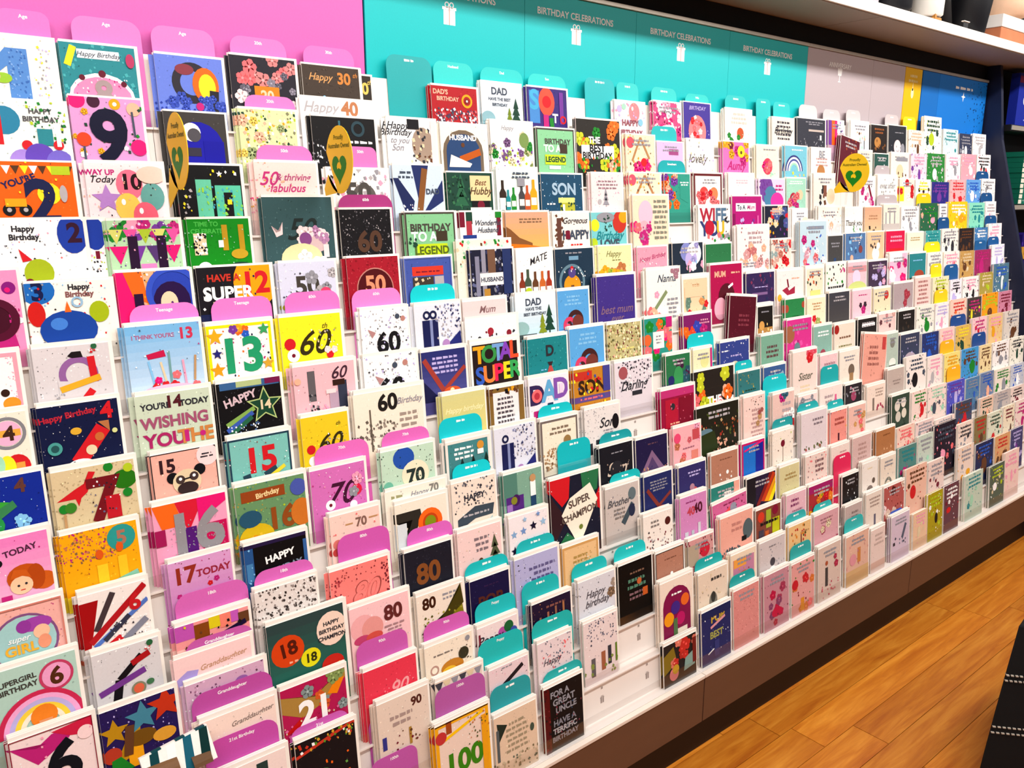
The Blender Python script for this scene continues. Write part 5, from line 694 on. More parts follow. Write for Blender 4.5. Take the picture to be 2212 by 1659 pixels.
# ------------------------------------------------------------------ print on a card: 2D shapes clipped to the card, in thin layers
class Ink:
    def __init__(s, W, H, mb, rng, y0=0.): s.W = W; s.H = H; s.mb = mb; s.layer = 0; s.rng = rng; s.y0 = y0
    def nxt(s): s.layer += 1
    def put(s, pts, col, j=0.):
        """pts in metres, clipped to the card's rectangle"""
        W, H = s.W, s.H
        if any(x < 0 or x > W or z < 0 or z > H for x, z in pts):
            for ax, lo in ((0, True), (0, False), (1, True), (1, False)):
                lim = 0 if lo else (W if ax == 0 else H); out = []
                for i in range(len(pts)):
                    a, b = pts[i - 1], pts[i]
                    ia = a[ax] >= lim if lo else a[ax] <= lim; ib = b[ax] >= lim if lo else b[ax] <= lim
                    if ia != ib:
                        t = (lim - a[ax]) / (b[ax] - a[ax]); out.append((a[0] + t * (b[0] - a[0]), a[1] + t * (b[1] - a[1])))
                    if ib: out.append(b)
                pts = out
                if len(pts) < 3: return
        y = s.y0 - .00016 * s.layer - j
        s.mb.poly([(x - W / 2, y, z) for x, z in pts], col)
    def ell(s, x, z, rx, rz, col, n=18, rot=0., j=0.):
        c, q = math.cos(rot), math.sin(rot)
        s.put([(x + rx * math.cos(a) * c - rz * math.sin(a) * q, z + rx * math.cos(a) * q + rz * math.sin(a) * c)
               for a in (2 * math.pi * k / n for k in range(n))], col, j)
    def ring(s, x, z, r1, r2, col, a0=0., a1=2 * math.pi, n=28):
        for k in range(n):
            a, b = a0 + (a1 - a0) * k / n, a0 + (a1 - a0) * (k + 1) / n
            s.put([(x + r1 * math.cos(a), z + r1 * math.sin(a)), (x + r1 * math.cos(b), z + r1 * math.sin(b)),
                   (x + r2 * math.cos(b), z + r2 * math.sin(b)), (x + r2 * math.cos(a), z + r2 * math.sin(a))], col)
    def star(s, x, z, r, col, n=5, q=.45, j=0.):
        p = [(x + (r if k % 2 == 0 else r * q) * math.sin(math.pi * k / n), z + (r if k % 2 == 0 else r * q) * math.cos(math.pi * k / n)) for k in range(2 * n)]
        for k in range(2 * n): s.put([(x, z), p[k], p[(k + 1) % (2 * n)]], col, j)
    def line(s, x0, z0, x1, z1, wd, col):
        d = math.hypot(x1 - x0, z1 - z0) or 1; a, b = -(z1 - z0) / d * wd / 2, (x1 - x0) / d * wd / 2
        s.put([(x0 + a, z0 + b), (x0 - a, z0 - b), (x1 - a, z1 - b), (x1 + a, z1 + b)], col)
    def text(s, tx, st, x, z, h, col, rot=0., maxw=None):
        vs, fs, wd = GL[(tx, st)]; k = h; kx = k
        if maxw and wd * k > maxw: kx = maxw / wd
        c, q = math.cos(rot), math.sin(rot)
        P = [(x + a * kx * c - b * k * q, z + a * kx * q + b * k * c) for a, b in vs]
        for f in fs: s.put([P[i] for i in f], col)
    def run(s, ops):
        W, H, R = s.W, s.H, s.rng
        for op in ops.split('|'):
            k = op.split()
            if not k: continue
            o = k[0]; s.nxt()
            if o in 'TI':
                rot = math.radians(float(k[6])) if len(k) > 6 else 0
                s.text(k[1].replace('_', ' '), o, float(k[2]) * W, float(k[3]) * H, float(k[4]) * W, lin(k[5]), rot, W * .96)
            elif o == 'C': s.ell(float(k[1]) * W, float(k[2]) * H, float(k[3]) * W, float(k[3]) * W, lin(k[4]))
            elif o == 'E': s.ell(float(k[1]) * W, float(k[2]) * H, float(k[3]) * W, float(k[4]) * W, lin(k[5]))
            elif o == 'O':
                x, z, r = float(k[1]) * W, float(k[2]) * H, float(k[3]) * W
                s.line(x, z - r, x + r * .1, z - r * 2.4, W * .008, lin('x')); s.ell(x, z, r * .92, r * 1.08, lin(k[4])); s.nxt()
                s.ell(x - r * .3, z + r * .4, r * .16, r * .24, lin('w'), 10)
            elif o == 'Q': s.ring(float(k[1]) * W, float(k[2]) * H, float(k[3]) * W, float(k[4]) * W, lin(k[5]))
            elif o == 'G':
                cs = [lin(c) for c in k[4].split(',')]; r = float(k[3]) * W; n = len(cs)
                for q, c in enumerate(cs): s.ring(float(k[1]) * W, float(k[2]) * H, r * (1 - q * .6 / n), r * (1 - (q + 1) * .6 / n), c, 0, math.pi, 20)
            elif o == 'R':
                x0, z0, x1, z1 = (float(k[1]) * W, float(k[2]) * H, float(k[3]) * W, float(k[4]) * H); s.put([(x0, z0), (x1, z0), (x1, z1), (x0, z1)], lin(k[5]))
            elif o == 'M': s.line(float(k[1]) * W, float(k[2]) * H, float(k[3]) * W, float(k[4]) * H, float(k[5]) * W, lin(k[6]))
            elif o == 'Z':
                q = [float(a) for a in k[2:]]; p = [(q[i] * W, q[i + 1] * H) for i in range(0, len(q), 2)]
                ar = sum(p[i - 1][0] * p[i][1] - p[i][0] * p[i - 1][1] for i in range(len(p)))
                if ar < 0: p.reverse()
                cx, cz = sum(a for a, b in p) / len(p), sum(b for a, b in p) / len(p)
                for i in range(len(p)): s.put([(cx, cz), p[i - 1], p[i]], lin(k[1]))
            elif o in 'DF':
                n = int(k[1]); cs = [lin(c) for c in k[2].split(',')]; r = float(k[3]) * W
                bx = [float(a) for a in k[4:8]] if len(k) > 4 else [0, .15, 1, 1]
                for q in range(n):
                    x, z = R.uniform(bx[0], bx[2]) * W, R.uniform(bx[1], bx[3]) * H; c = R.choice(cs); j = R.uniform(0, .0001)
                    if o == 'D':
                        a = R.uniform(0, 1.57); e = r * R.uniform(.35, .75)
                        s.put([(x + e * math.cos(a + t * 1.5708) * (1 if t % 2 else .7), z + e * math.sin(a + t * 1.5708)) for t in range(4)], c, j)
                    else:
                        e = r * R.uniform(.7, 1.1); a = R.uniform(0, 1)
                        for t in range(5): s.ell(x + e * .55 * math.cos(a + t * 1.2566), z + e * .55 * math.sin(a + t * 1.2566), e * .45, e * .45, c, 7, 0, j)
                        s.ell(x, z, e * .2, e * .2, tuple(min(1, v * 1.6 + .05) for v in c[:3]) + (1,), 6, 0, j + .00006)
            elif o == 'S': s.star(float(k[1]) * W, float(k[2]) * H, float(k[3]) * W, lin(k[4]))
            elif o == 'L':
                n = int(k[1]); x0, z0, x1, z1 = (float(a) for a in k[2:6]); c = lin(k[6])
                lh = (z1 - z0) / n
                for q in range(n):
                    z = z1 - lh * (q + .5); ins = R.uniform(0, .18) * (x1 - x0); x = x0 + ins
                    while x < x1 - ins:
                        wd = R.uniform(.04, .13)
                        e = min(x + wd, x1 - ins); hh = min(lh * .28, .03)
                        s.put([(x * W, (z - hh) * H), (e * W, (z - hh * .8) * H), (e * W, (z + hh * R.uniform(.4, 1)) * H), (x * W, (z + hh) * H)], c); x = e + .025
            elif o == 'N':
                a, b = lin(k[1]), lin(k[2]); n = 10
                for q in range(n):
                    t = q / (n - 1); c = tuple(b[i] * (1 - t) + a[i] * t for i in range(3)) + (1,)
                    s.put([(0, H * q / n), (W, H * q / n), (W, H * (q + 1) / n), (0, H * (q + 1) / n)], c)
            elif o == 'W':
                c = lin(k[1]); e = float(k[2]) * W
                for a, b, d, g in ((0, 0, W, e), (0, H - e, W, H), (0, e, e, H - e), (W - e, e, W, H - e)): s.put([(a, b), (d, b), (d, g), (a, g)], c)
            elif o == 'K':
                n = int(k[1]); cs = [lin(c) for c in k[2].split(',')]; z = float(k[3]) * H; e = W / n
                for q in range(n): s.put([(q * e, z), (q * e + e / 2, z - e * 1.05), (q * e + e, z)][::1], cs[q % len(cs)])
            elif o == 'B':
                x, z, h = float(k[1]) * W, float(k[2]) * H, float(k[3]) * W * 1.1; c = lin(k[4]); r = h * .15
                s.put([(x - r, z), (x + r, z), (x + r, z + h * .58), (x - r, z + h * .58)], c); s.put([(x - r, z + h * .58), (x + r, z + h * .58), (x + r * .4, z + h * .72), (x - r * .4, z + h * .72)], c)
                s.put([(x - r * .4, z + h * .72), (x + r * .4, z + h * .72), (x + r * .4, z + h), (x - r * .4, z + h)], c); s.nxt()
                s.put([(x - r * .8, z + h * .15), (x + r * .8, z + h * .15), (x + r * .8, z + h * .4), (x - r * .8, z + h * .4)], lin('i'))
            elif o == 'P':
                x, z, h = float(k[1]) * W, float(k[2]) * H, float(k[3]) * W * 1.2; c = lin(k[4])
                for q in range(3):
                    b = z + h * (.1 + .26 * q); r = h * (.26 - .06 * q); s.put([(x - r, b), (x + r, b), (x, b + h * .42)], c)
                s.put([(x - h * .03, z), (x + h * .03, z), (x + h * .03, z + h * .12), (x - h * .03, z + h * .12)], c)

# ------------------------------------------------------------------ the setting: floor of planks, wall, ceiling
fl = MB(); fl.box((-3, -3.2, -.03), (7.5, 1.77, -.006))
floor = tag(fl.build('floor', M_SUB), kind='structure')
rng = random.Random(5)
PW = .113
_pl = MB(); _pl.box((.0012, .0009, -.006), (1.2 - .0012, PW - .0009, 0)); plank_mesh = _pl.data('plank', M_PLANK)
y = 1.412
while y > -1.6:
    y -= PW; x = -1.3 + rng.uniform(-1.1, 0)
    while x < 6.2:
        p = link(bpy.data.objects.new('plank', plank_mesh), floor); p.location = (x, y, 0); x += 1.2
wl = MB(); wl.box((-3, 1.77, 0), (7.5, 1.85, 3.4))
tag(wl.build('wall_back', M_BLACK), kind='structure')
ce = MB(); ce.box((-3, -3.2, 3.4), (7.5, 1.85, 3.45))
tag(ce.build('ceiling', M_CEIL), kind='structure')

# ------------------------------------------------------------------ the tiered card rack
NT = 15; LEAN = .0875; LA = math.atan(LEAN)
def tier(t): return 1.27 + .03 * t, .30 + .102 * t
BAYS = [(.045, .495), (.495, 1.711), (1.711, 2.927), (2.927, 4.298)]
rack = empty('card_display_rack', (2.2, 1.5, 0))
def rp(o): o.parent = rack; o.matrix_parent_inverse = Matrix.Translation((-2.2, -1.5, 0)); return o
def rbuild(mb, name, m, bevel=0.): return rp(mb.build(name, m, None, bevel))
for a, b in BAYS:
    for t in range(NT):
        yf, zl = tier(t); mb = MB()
        top = zl + .102 if t < NT - 1 else zl + .14
        mb.prism([(yf - .0065, zl - .004), (yf - .0065, zl), (yf + .0225, zl), (yf + .0225 + (top - zl) * .078, top - .0042),
                  (yf + .0255 + (top - zl) * .078, top - .0042), (yf + .0255, zl - .004)], a + .0006, b - .0006)
        rbuild(mb, 'tier_step', M_WHITE)
        mb = MB(); mb.box((a + .002, yf - .0062, zl + .0004), (b - .002, yf - .0042, zl + (.048 if t == 0 else .03)))
        rbuild(mb, 'acrylic_lip', M_CLEAR)
    mb = MB(); mb.box((a + .001, 1.248, .289), (b - .001, 1.2628, .299)); rbuild(mb, 'front_ledge', M_LIP, .0012)
    mb = MB(); mb.box((a + .0018, 1.2505, .152), (b - .0018, 1.2625, .2885)); rbuild(mb, 'fascia_board', M_FASCIA, .001)
    mb = MB(); mb.box((a, 1.312, 0), (b, 1.332, .2), ); rbuild(mb, 'plinth', M_PLINTH)
# end panels
prof = [(1.225, 0), (1.225, .30), (1.655, 1.86), (1.69, 2.13), (1.70, 2.194), (1.769, 2.194), (1.769, 0)][::-1]
mb = MB(); mb.prism(prof, 4.30, 4.326); rbuild(mb, 'end_panel', M_NAVY)
mb = MB(); mb.prism(prof, .018, .044); rbuild(mb, 'end_panel', M_DARKGREY)

# header boards with their print
def gift(ink, x, z, wd, hh, c, c2):
    ink.nxt(); ink.put([(x - wd / 2, z), (x + wd / 2, z), (x + wd / 2, z + hh * .66), (x - wd / 2, z + hh * .66)], c)
    ink.put([(x - wd * .6, z + hh * .67), (x + wd * .6, z + hh * .67), (x + wd * .6, z + hh * .8), (x - wd * .6, z + hh * .8)], c)
    ink.ring(x - wd * .2, z + hh * .9, wd * .2, wd * .12, c, n=12); ink.ring(x + wd * .2, z + hh * .9, wd * .2, wd * .12, c, n=12)
    ink.nxt(); ink.put([(x - wd * .05, z), (x + wd * .05, z), (x + wd * .05, z + hh * .8), (x - wd * .05, z + hh * .8)], c2)
ZB = 1.69
def header(x0, x1, col, text=None, icon=None, tcol='w', tx=None):
    W, H = x1 - x0 - .0012, 2.118 - ZB
    mb = MB(); mb.box((-W / 2, 0, 0), (W / 2, .006, H), lin(col))
    o = rp(mb.build('header_panel', M_TAB)); o.location = ((x0 + x1) / 2, 1.741, ZB)
    if text:
        mb = MB(); ink = Ink(W, H, mb, rng); ink.layer = 2
        n = len(text)
        for q, tt in enumerate(text):
            if tt[0] == '|': ink.run(tt[1:]); continue
            ink.text(tt, 'S', tx if tx else W / 2, 2.075 - ZB - q * .024, .0165, lin(tcol), 0, W * .82)
        lo = link(bpy.data.objects.new('lettering', mb.data('lettering', M_TAB)), o)
    if icon:
        mb = MB(); ink = Ink(W, H, mb, rng); icon(ink, tx if tx else W / 2)
        link(bpy.data.objects.new('printed_icon', mb.data('printed_icon', M_TAB)), o)
    return o
gi = lambda ink, x: gift(ink, x, 2.004 - ZB, .034, .05, lin('w'), lin('#d9b8b0'))
header(.045, .985, '#de72be')
for a, b, xc in ((.989, 1.457, 1.22), (1.457, 1.877, 1.64), (1.877, 2.317, 2.078), (2.317, 2.769, 2.53)):
    header(a, b, '#1cc6c9', ['BIRTHDAY CELEBRATIONS'], gi, tx=xc - a)
def glass(ink, x):
    ink.nxt(); z = 2.02 - ZB; ink.put([(x - .012, z + .02), (x + .012, z + .02), (x + .016, z + .045), (x - .016, z + .045)], lin('w'))
    ink.put([(x - .002, z), (x + .002, z), (x + .002, z + .02), (x - .002, z + .02)], lin('w')); ink.put([(x - .009, z - .003), (x + .009, z - .003), (x + .009, z), (x - .009, z)], lin('w'))
header(2.769, 3.229, '#c6babf', ['ANNIVERSARY'], glass, tx=2.99 - 2.769)
header(3.229, 3.489, '#c6babf')
def flame(ink, x):
    ink.nxt(); ink.ell(x, 2.02 - ZB, .012, .02, lin('#fff4c0'), 14); ink.put([(x - .005, 2.03 - ZB), (x + .005, 2.03 - ZB), (x, 2.07 - ZB)], lin('#fff4c0'))
header(3.491, 3.637, '#f4c406', ['|L 2 .2 .86 .8 .95 #fbe6a0'], flame, '#fbe6a0')
header(3.643, 3.80, '#1276c8')
def squares(ink, x):
    ink.nxt(); ink.star(x, 2.04 - ZB, .022, lin('w'), 4, .3)
    for q in range(90):
        u = rng.random() ** .6 * .2; a = ink.W - .2 + u; z = rng.uniform(.12, .42) ; e = rng.uniform(.003, .008); ink.nxt() if q == 0 else None
        ink.put([(a, z), (a + e, z), (a + e, z + e), (a, z + e)], lin(rng.choice(['#08366a', '#0a2c5c', '#0b4f96'])))
header(3.80, 4.286, '#1480d8', ['|L 1 .27 .875 .75 .925 w'], squares, tx=.245)
for a, b in ((.045, .989), (.989, 2.769), (2.769, 4.286)):
    mb = MB(); mb.box((a + .001, 1.735, 2.119), (b - .001, 1.75, 2.130)); rbuild(mb, 'header_rail', M_RAIL, .001)
mb = MB(); mb.box((.045, 1.752, .0), (4.298, 1.768, 2.194)); rbuild(mb, 'rack_back_board', M_BLACK)
# gift marks printed on the boards of the empty pockets
for t, xx in ((0, 1.35), (0, 1.52), (1, 1.515), (3, 1.47), (6, 1.64), (11, 1.925)):
    yf, zl = tier(t); mb = MB(); ink = Ink(.03, .08, mb, rng); gift(ink, .015, .012, .012, .02, lin('#a89c98'), lin('#efe6e2'))
    ink.put([(.012, .05), (.018, .05), (.018, .056), (.012, .056)], lin('#a89c98'))
    o = rp(mb.build('gift_mark', M_TAB)); o.location = (xx, yf + .0224 + .03 * .078, zl + .03); o.rotation_euler = (-math.atan(.078), 0, 0)
tag(rack, 'long white tiered card rack with brown base and coloured header boards', 'display rack')

# ------------------------------------------------------------------ the greeting cards
unit = MB(); unit.box((-.5, 0, 0), (.5, 1, 1)); ENV = unit.data('envelope', M_ENV)
CT = .0012
def card_mesh(idx, W, H, bg, ops, x0):
    mb = MB(); mb.box((-W / 2, 0, 0), (W / 2, CT, H), lin('#fbf7f2'))
    ink = Ink(W, H, mb, random.Random(idx * 7 + 3)); ink.layer = 1
    ink.put([(0, 0), (W, 0), (W, H), (0, H)], lin(bg))
    base = lin(bg); R = ink.rng; ink.nxt()          # fine printed flecks in shades of the ground colour
    for q in range(46):
        f = R.choice((.55, .68, .8, 1.3, 1.6)); c = tuple(min(1, v * f + (.02 if f > 1 else 0)) for v in base[:3]) + (1,)
        x, z, e = R.uniform(.03, .97) * W, R.uniform(.3, .98) * H, R.uniform(.0006, .0016)
        ink.put([(x - e, z - e), (x + e, z - e * .6), (x + e, z + e), (x - e * .6, z + e)], c)
    if not any(k in ops for k in ('T ', 'I ', 'L ')) and x0 > 1700: ops += '|L 2 .2 .78 .85 .93 %s' % ('x' if sum(base[:3]) > .9 else 'g')
    ink.run(ops)
    return mb.data('greeting_card', M_PRINT)
byT = {}
for r in CARDS: byT.setdefault(r[0], []).append(r)
for idx, (t, x0, wd, hh, s, nc, rot, bg, ops, label) in enumerate(CARDS):
    R = random.Random(idx + 11)
    yf, zl = tier(t); W = wd / 1000; H = hh / 1000 / math.cos(LA); s = s / 1000; X = (x0 + wd / 2) / 1000
    W0, H0 = W, H + (.007 if t < 10 else .0035); W = W * .94; H = H - .002; X -= (W0 - W) / 2
    o = link(bpy.data.objects.new('greeting_card', card_mesh(idx, W, H, bg, ops, x0)))
    lift = abs(math.sin(math.radians(rot))) * W / 2
    o.location = (X, yf + s, zl + .0004 + lift); o.rotation_euler = (-LA, math.radians(-rot), 0)
    tag(o, label, 'greeting card', 'greeting cards filling the tiered rack')
    hidden_behind = any(r[4] > 10 and s < .01 and r[1] < x0 + wd and r[1] + r[2] > x0 for r in byT[t])
    end = .0205 if s > .01 else (.0118 if hidden_behind else .0188)
    depth = end - s - CT - .0004
    if s > .01: parts = 2
    else: parts = 1 + nc * 2
    step = depth / parts
    yy = CT + .0003
    left = min([x0 - (r[1] + r[2]) for r in byT[t] if r is not CARDS[idx] and abs(r[4] / 1000 - s) < .004 and r[1] + r[2] <= x0 + 4] + [14]) / 1000
    for q in range(parts):
        if q % 2 == 0:      # a bundle of envelopes
            e = link(bpy.data.objects.new('envelope', ENV), o)
            e.scale = (W0 * R.uniform(.965, .995), step * .94, H0 * R.uniform(.985, 1.0)); e.location = ((W0 - W) / 2 + R.uniform(-.1, .02) * (W0 - W), yy, 0)
        else:               # another copy of the same card, slipped a little sideways
            e = link(bpy.data.objects.new('spare_copy', o.data), o)
            dx = -min(max(left * .8, .001), .009) * R.uniform(.35, 1) * (1 if nc > 1 else .5); e.location = (dx, yy + .0022, R.uniform(-.0, .0006))
            e.scale = (1, 1, R.uniform(.985, 1.0))
        yy += step

# ------------------------------------------------------------------ divider tabs standing at the back of the pockets
ORD = ['top', 'second', 'third', 'fourth', 'fifth', 'sixth', 'seventh', 'eighth', 'ninth', 'tenth', 'eleventh', 'twelfth', 'thirteenth', 'fourteenth', 'bottom']
used = {}
LEGIBLE = {'Age', '20th', '30th', 'Husband', 'Dad', 'Son', 'Wife', 'Teenage', '60th', '50th', 'Granddaughter', '21st Birthday', '21st', 'Poppy', 'Sweetheart', '18th', '80th', '90th', '70th', '100th'}
SPECIAL = {(14, 'Best Mate'): 'tall dark teal divider standing alone beside the crimson card',
           (14, 'For Boy'): 'tall teal divider standing alone beside the pastel balloon card',
           (14, 'Brother'): 'teal divider standing alone right of the rust flower card',
           (5, 'Son-in-law'): 'tall blank teal divider above the SUPER CHAMPION card',
           (14, 'Well'): 'yellow divider tab under the yellow header board'}
def near_card(t, x):
    best = min((r for r in CARDS if r[0] == t), key=lambda r: abs(r[1] + r[2] / 2 - x))
    return best[9]
for t, x0, wd, hh, col, tx in TABS:
    yf, zl = tier(t); W = wd / 1000; H = (hh / 1000 + (.004 if t < 10 else 0)) / math.cos(LA); r = min(W * .2, .026); c = lin(col); n = 6
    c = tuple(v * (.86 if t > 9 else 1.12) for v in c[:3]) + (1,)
    pts = [(-W / 2, 0), (W / 2, 0)]
    pts += [(W / 2 - r + r * math.cos(a), H - r + r * math.sin(a)) for a in (math.pi / 2 * k / n for k in range(n + 1))]
    pts += [(-W / 2 + r - r * math.sin(a), H - r + r * math.cos(a)) for a in (math.pi / 2 * k / n for k in range(n + 1))]
    m = len(pts); mb = MB()
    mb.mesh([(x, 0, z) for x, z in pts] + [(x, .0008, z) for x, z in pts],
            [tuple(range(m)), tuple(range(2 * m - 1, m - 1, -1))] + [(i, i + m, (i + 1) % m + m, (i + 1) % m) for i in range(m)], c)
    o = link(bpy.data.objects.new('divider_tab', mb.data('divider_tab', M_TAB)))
    o.location = (x0 / 1000 + W / 2, yf + .0194 if t != 14 else yf + .0194, zl + .0004); o.rotation_euler = (-LA, 0, 0)
    mb = MB(); ink = Ink(W, H, mb, rng); ink.layer = 1; 
    if tx in LEGIBLE: ink.text(tx, 'S', W / 2, H - .0105, .0062, lin('w'), 0, W * .72)
    else: ink.run('L 1 %.3f %.3f %.3f %.3f w' % (.5 - min(.036, W * .36) / W / 2, 1 - .0155 / H, .5 + min(.036, W * .36) / W / 2, 1 - .0055 / H))
    link(bpy.data.objects.new('lettering', mb.data('lettering', M_TAB)), o)
    hue = 'pink' if (c[0] > c[1] * 1.7 and c[2] > c[1]) else ('yellow' if c[2] < .1 and c[0] > .5 else ('pale grey' if min(c[:3]) > .5 else ('blue' if c[2] > c[1] * 1.6 else 'teal')))
    lab = SPECIAL.get((t, tx))
    if not lab:
        wds = near_card(t, x0 + wd / 2).split(',')[0].split()[:10]
        while wds[-1] in ('a', 'the', 'with', 'and', 'in', 'of', 'by', 'over', 'above', 'behind', 'its', 'at', 'on', 'reading', 'to'): wds.pop()
        lab = '%s divider tab standing behind the %s' % (hue, ' '.join(wds))
    if lab in used or t < 13 and x0 > 3300: lab = '%s divider tab at the far end, %s tier from the top' % (hue, ORD[14 - t])
    if lab in used: lab = lab.replace('tab at', 'tab nearer the navy panel at')
    used[lab] = 1
    tag(o, lab, 'divider tab', 'divider tabs between the cards')

# ------------------------------------------------------------------ the rest of the cards at the far end of the rack (past the count built singly)
mb = MB(); R = random.Random(77)
for t, x0, wd, hh, col, cs in FAR:
    yf, zl = tier(t); W = wd / 1000; H = hh / 1000 / math.cos(LA); X = (x0 + wd / 2) / 1000
    loc = MB(); loc.box((-W / 2, 0, 0), (W / 2, CT, H), lin('#fbf7f2')); loc.box((-W * .485, CT + .0004, 0), (W * .485, .0075, H * .985), lin('#f6f1ea'))
    loc.box((-W * .5 - .003, .0078, 0), (W * .5 - .003, .009, H * .995), lin(col)); loc.box((-W * .49, .0094, 0), (W * .49, .0145, H * .98), lin('#f6f1ea'))
    ink = Ink(W, H, loc, R); ink.layer = 1; ink.put([(0, 0), (W, 0), (W, H), (0, H)], lin(col))
    ink.run('D 34 %s .05|F 4 %s .08 .1 .3 .9 .75|E %.2f %.2f %.2f %.2f %s|L 3 .15 .68 .9 .94 %s|D 16 %s .035' % (cs + ',' + col, cs, R.uniform(.3, .7), R.uniform(.4, .55), R.uniform(.06, .15), R.uniform(.08, .2), cs.split(',')[0], cs.split(',')[-1], cs))
    ca, sa = math.cos(LA), math.sin(LA)
    mb.mesh([(X + x, yf + .003 + y * ca + z * sa, zl + .0004 + z * ca - y * sa) for x, y, z in loc.v], loc.f, (0, 0, 0, 1)); mb.c[-len(loc.c):] = loc.c
o = mb.build('far_card_stacks', M_PRINT)
tag(o, 'crowd of small greeting cards at the far end of the rack', 'greeting card', kind='stuff')

# ------------------------------------------------------------------ yellow paddle signs sticking out of the rack
def wobbler(X, y, z, tail, label, stick=True):
    o = empty('paddle_sign', (X, y, z))
    # outline in (forward = -Y, up): round head with a tail reaching back into the pocket
    pts = []
    for k in range(30):
        a = math.radians(205 + 320 * k / 29 - 360); pts.append((.056 * math.cos(a), .066 * math.sin(a)))
    pts += [(-.012, -.064), (-.05, -tail), (-.068, -tail - .004), (-.062, -.04)]
    pts = pts[:-3] + [(-.066, -tail), (-.07, -tail * .8)]
    m = len(pts); mb = MB()
    mb.mesh([(0, -f, u) for f, u in pts] + [(.0012, -f, u) for f, u in pts],
            [tuple(range(m)), tuple(range(2 * m - 1, m - 1, -1))] + [(i, i + m, (i + 1) % m + m, (i + 1) % m) for i in range(m)], (1, 1, 1, 1))
    mb.build('sign_board', M_SIGN, o)
    mb = MB()
    def put(P, c, lay): mb.poly([(-.0003 * lay, -f, u) for f, u in P], lin(c))
    hp = []
    for k in range(28):
        a = 2 * math.pi * k / 28; hp.append((.0021 * 16 * math.sin(a) ** 3 * .9, .0021 * (13 * math.cos(a) - 5 * math.cos(2 * a) - 2 * math.cos(3 * a) - math.cos(4 * a)) * .95 - .016))
    for i in range(28): put([(0, -.018), hp[i - 1], hp[i]], '#1f8a1c', 1)
    au = [(f_ * .62, (u_ + .011) * .62 - .012) for f_, u_ in [(-.016, -.012), (-.012, -.004), (-.004, .002), (.002, -.001), (.006, .004), (.01, -.004), (.015, -.012), (.011, -.022), (.004, -.02), (-.004, -.017), (-.013, -.021)]]
    for i in range(len(au)): put([(0, -.012), au[i - 1], au[i]], '#ffd012', 2)
    mb.build('heart_map_emblem', M_PRINT, o)
    mb = MB()
    for tx, uu, hh, mw in (('Proudly', .044, .009, .05), ('Australian Owned', .028, .009, .088)):
        vs, fs, wd = GL[(tx, 'S')]; k = min(hh, mw / wd)
        for f_ in fs: mb.poly([(-.0004, -vs[i][0] * k, uu + vs[i][1] * hh) for i in f_], lin('#6a6a10'))
    mb.build('lettering', M_PRINT, o)
    mb = MB(); mb.box((.0014, .018, -.11), (.0024, .026, -.03)); mb.build('clear_stem', M_CLEAR, o)
    tag(o, label, 'sign', 'yellow paddle signs on the rack')
wobbler(.487, 1.535, 1.678, .098, 'yellow paddle sign seen edge-on beside the pixel green 10 card')
wobbler(.802, 1.535, 1.672, .07, 'yellow paddle sign in front of the black 40 card')
wobbler(2.80, 1.545, 1.682, .07, 'yellow paddle sign facing us near the burgundy tilted card')

# ------------------------------------------------------------------ a few odd folded cards thrust into the lower near end
def loose(name, loc, rz, fn, label, m=M_PRINT):
    mb = MB(); fn(mb); o = mb.build(name, m); o.location = loc; o.rotation_euler = (0, 0, rz); return tag(o, label, 'greeting card', 'loose folded cards')
def curl(w_, r_, c1, c2, a0, a1):
    def fn(mb):
        n = 10
        for k in range(n):
            a, b = a0 + (a1 - a0) * k / n, a0 + (a1 - a0) * (k + 1) / n
            for rr, c in ((r_, c1), (r_ - .0012, c2)):
                mb.poly([(0, -rr * math.cos(a), rr * math.sin(a)), (w_, -rr * math.cos(a), rr * math.sin(a)), (w_, -rr * math.cos(b), rr * math.sin(b)), (0, -rr * math.cos(b), rr * math.sin(b))][::1 if rr == r_ else -1], lin(c))
        for a in (a0, a1):
            mb.poly([(0, -r_ * math.cos(a), r_ * math.sin(a)), (w_, -r_ * math.cos(a), r_ * math.sin(a)), (w_, -(r_ - .0012) * math.cos(a), (r_ - .0012) * math.sin(a)), (0, -(r_ - .0012) * math.cos(a), (r_ - .0012) * math.sin(a))], lin(c1))
        for xx in (0, w_):
            for k in range(n):
                a, b = a0 + (a1 - a0) * k / n, a0 + (a1 - a0) * (k + 1) / n
                mb.poly([(xx, -r_ * math.cos(a), r_ * math.sin(a)), (xx, -r_ * math.cos(b), r_ * math.sin(b)), (xx, -(r_ - .0012) * math.cos(b), (r_ - .0012) * math.sin(b)), (xx, -(r_ - .0012) * math.cos(a), (r_ - .0012) * math.sin(a))], lin(c1))
    return fn
loose('folded_card', (.276, 1.318, .640), .05, curl(.05, .03, '#7a5a3c', '#f0e8dc', .5, 2.3), 'brown kraft card curling open below the star card')
loose('folded_card', (.348, 1.322, .626), .05, curl(.032, .036, '#6a4c30', '#8ac8b0', .5, 2.3), 'brown card curling over a blue green panel by the Granddaughter cards')
def striped(mb):
    mb.box((0, 0, 0), (.115, .010, .062), lin('#fbfaf6'))
    ink = Ink(.115, .062, mb, rng); ink.layer = 1
    for q in range(4): ink.put([(.005 + q * .028, .002), (.022 + q * .028, .002), (.03 + q * .028, .06), (.016 + q * .028, .06)], lin(['#0f4a50', '#ffffff', '#1f6a80', '#0a3a3a'][q]))
    for v in range(8, len(mb.v)): mb.v[v] = (mb.v[v][0] + .0575, mb.v[v][1], mb.v[v][2])
    for x_ in (.02, .06, .095): mb.box((x_, -.0006, .060), (x_ + .016, .0104, .0626), lin('#12545c'))
o = loose('folded_card', (.277, 1.296, .628), .03, striped, 'white card with dark teal stripes lying tipped at the lower near end'); o.rotation_euler = (-.35, -.12, .03)

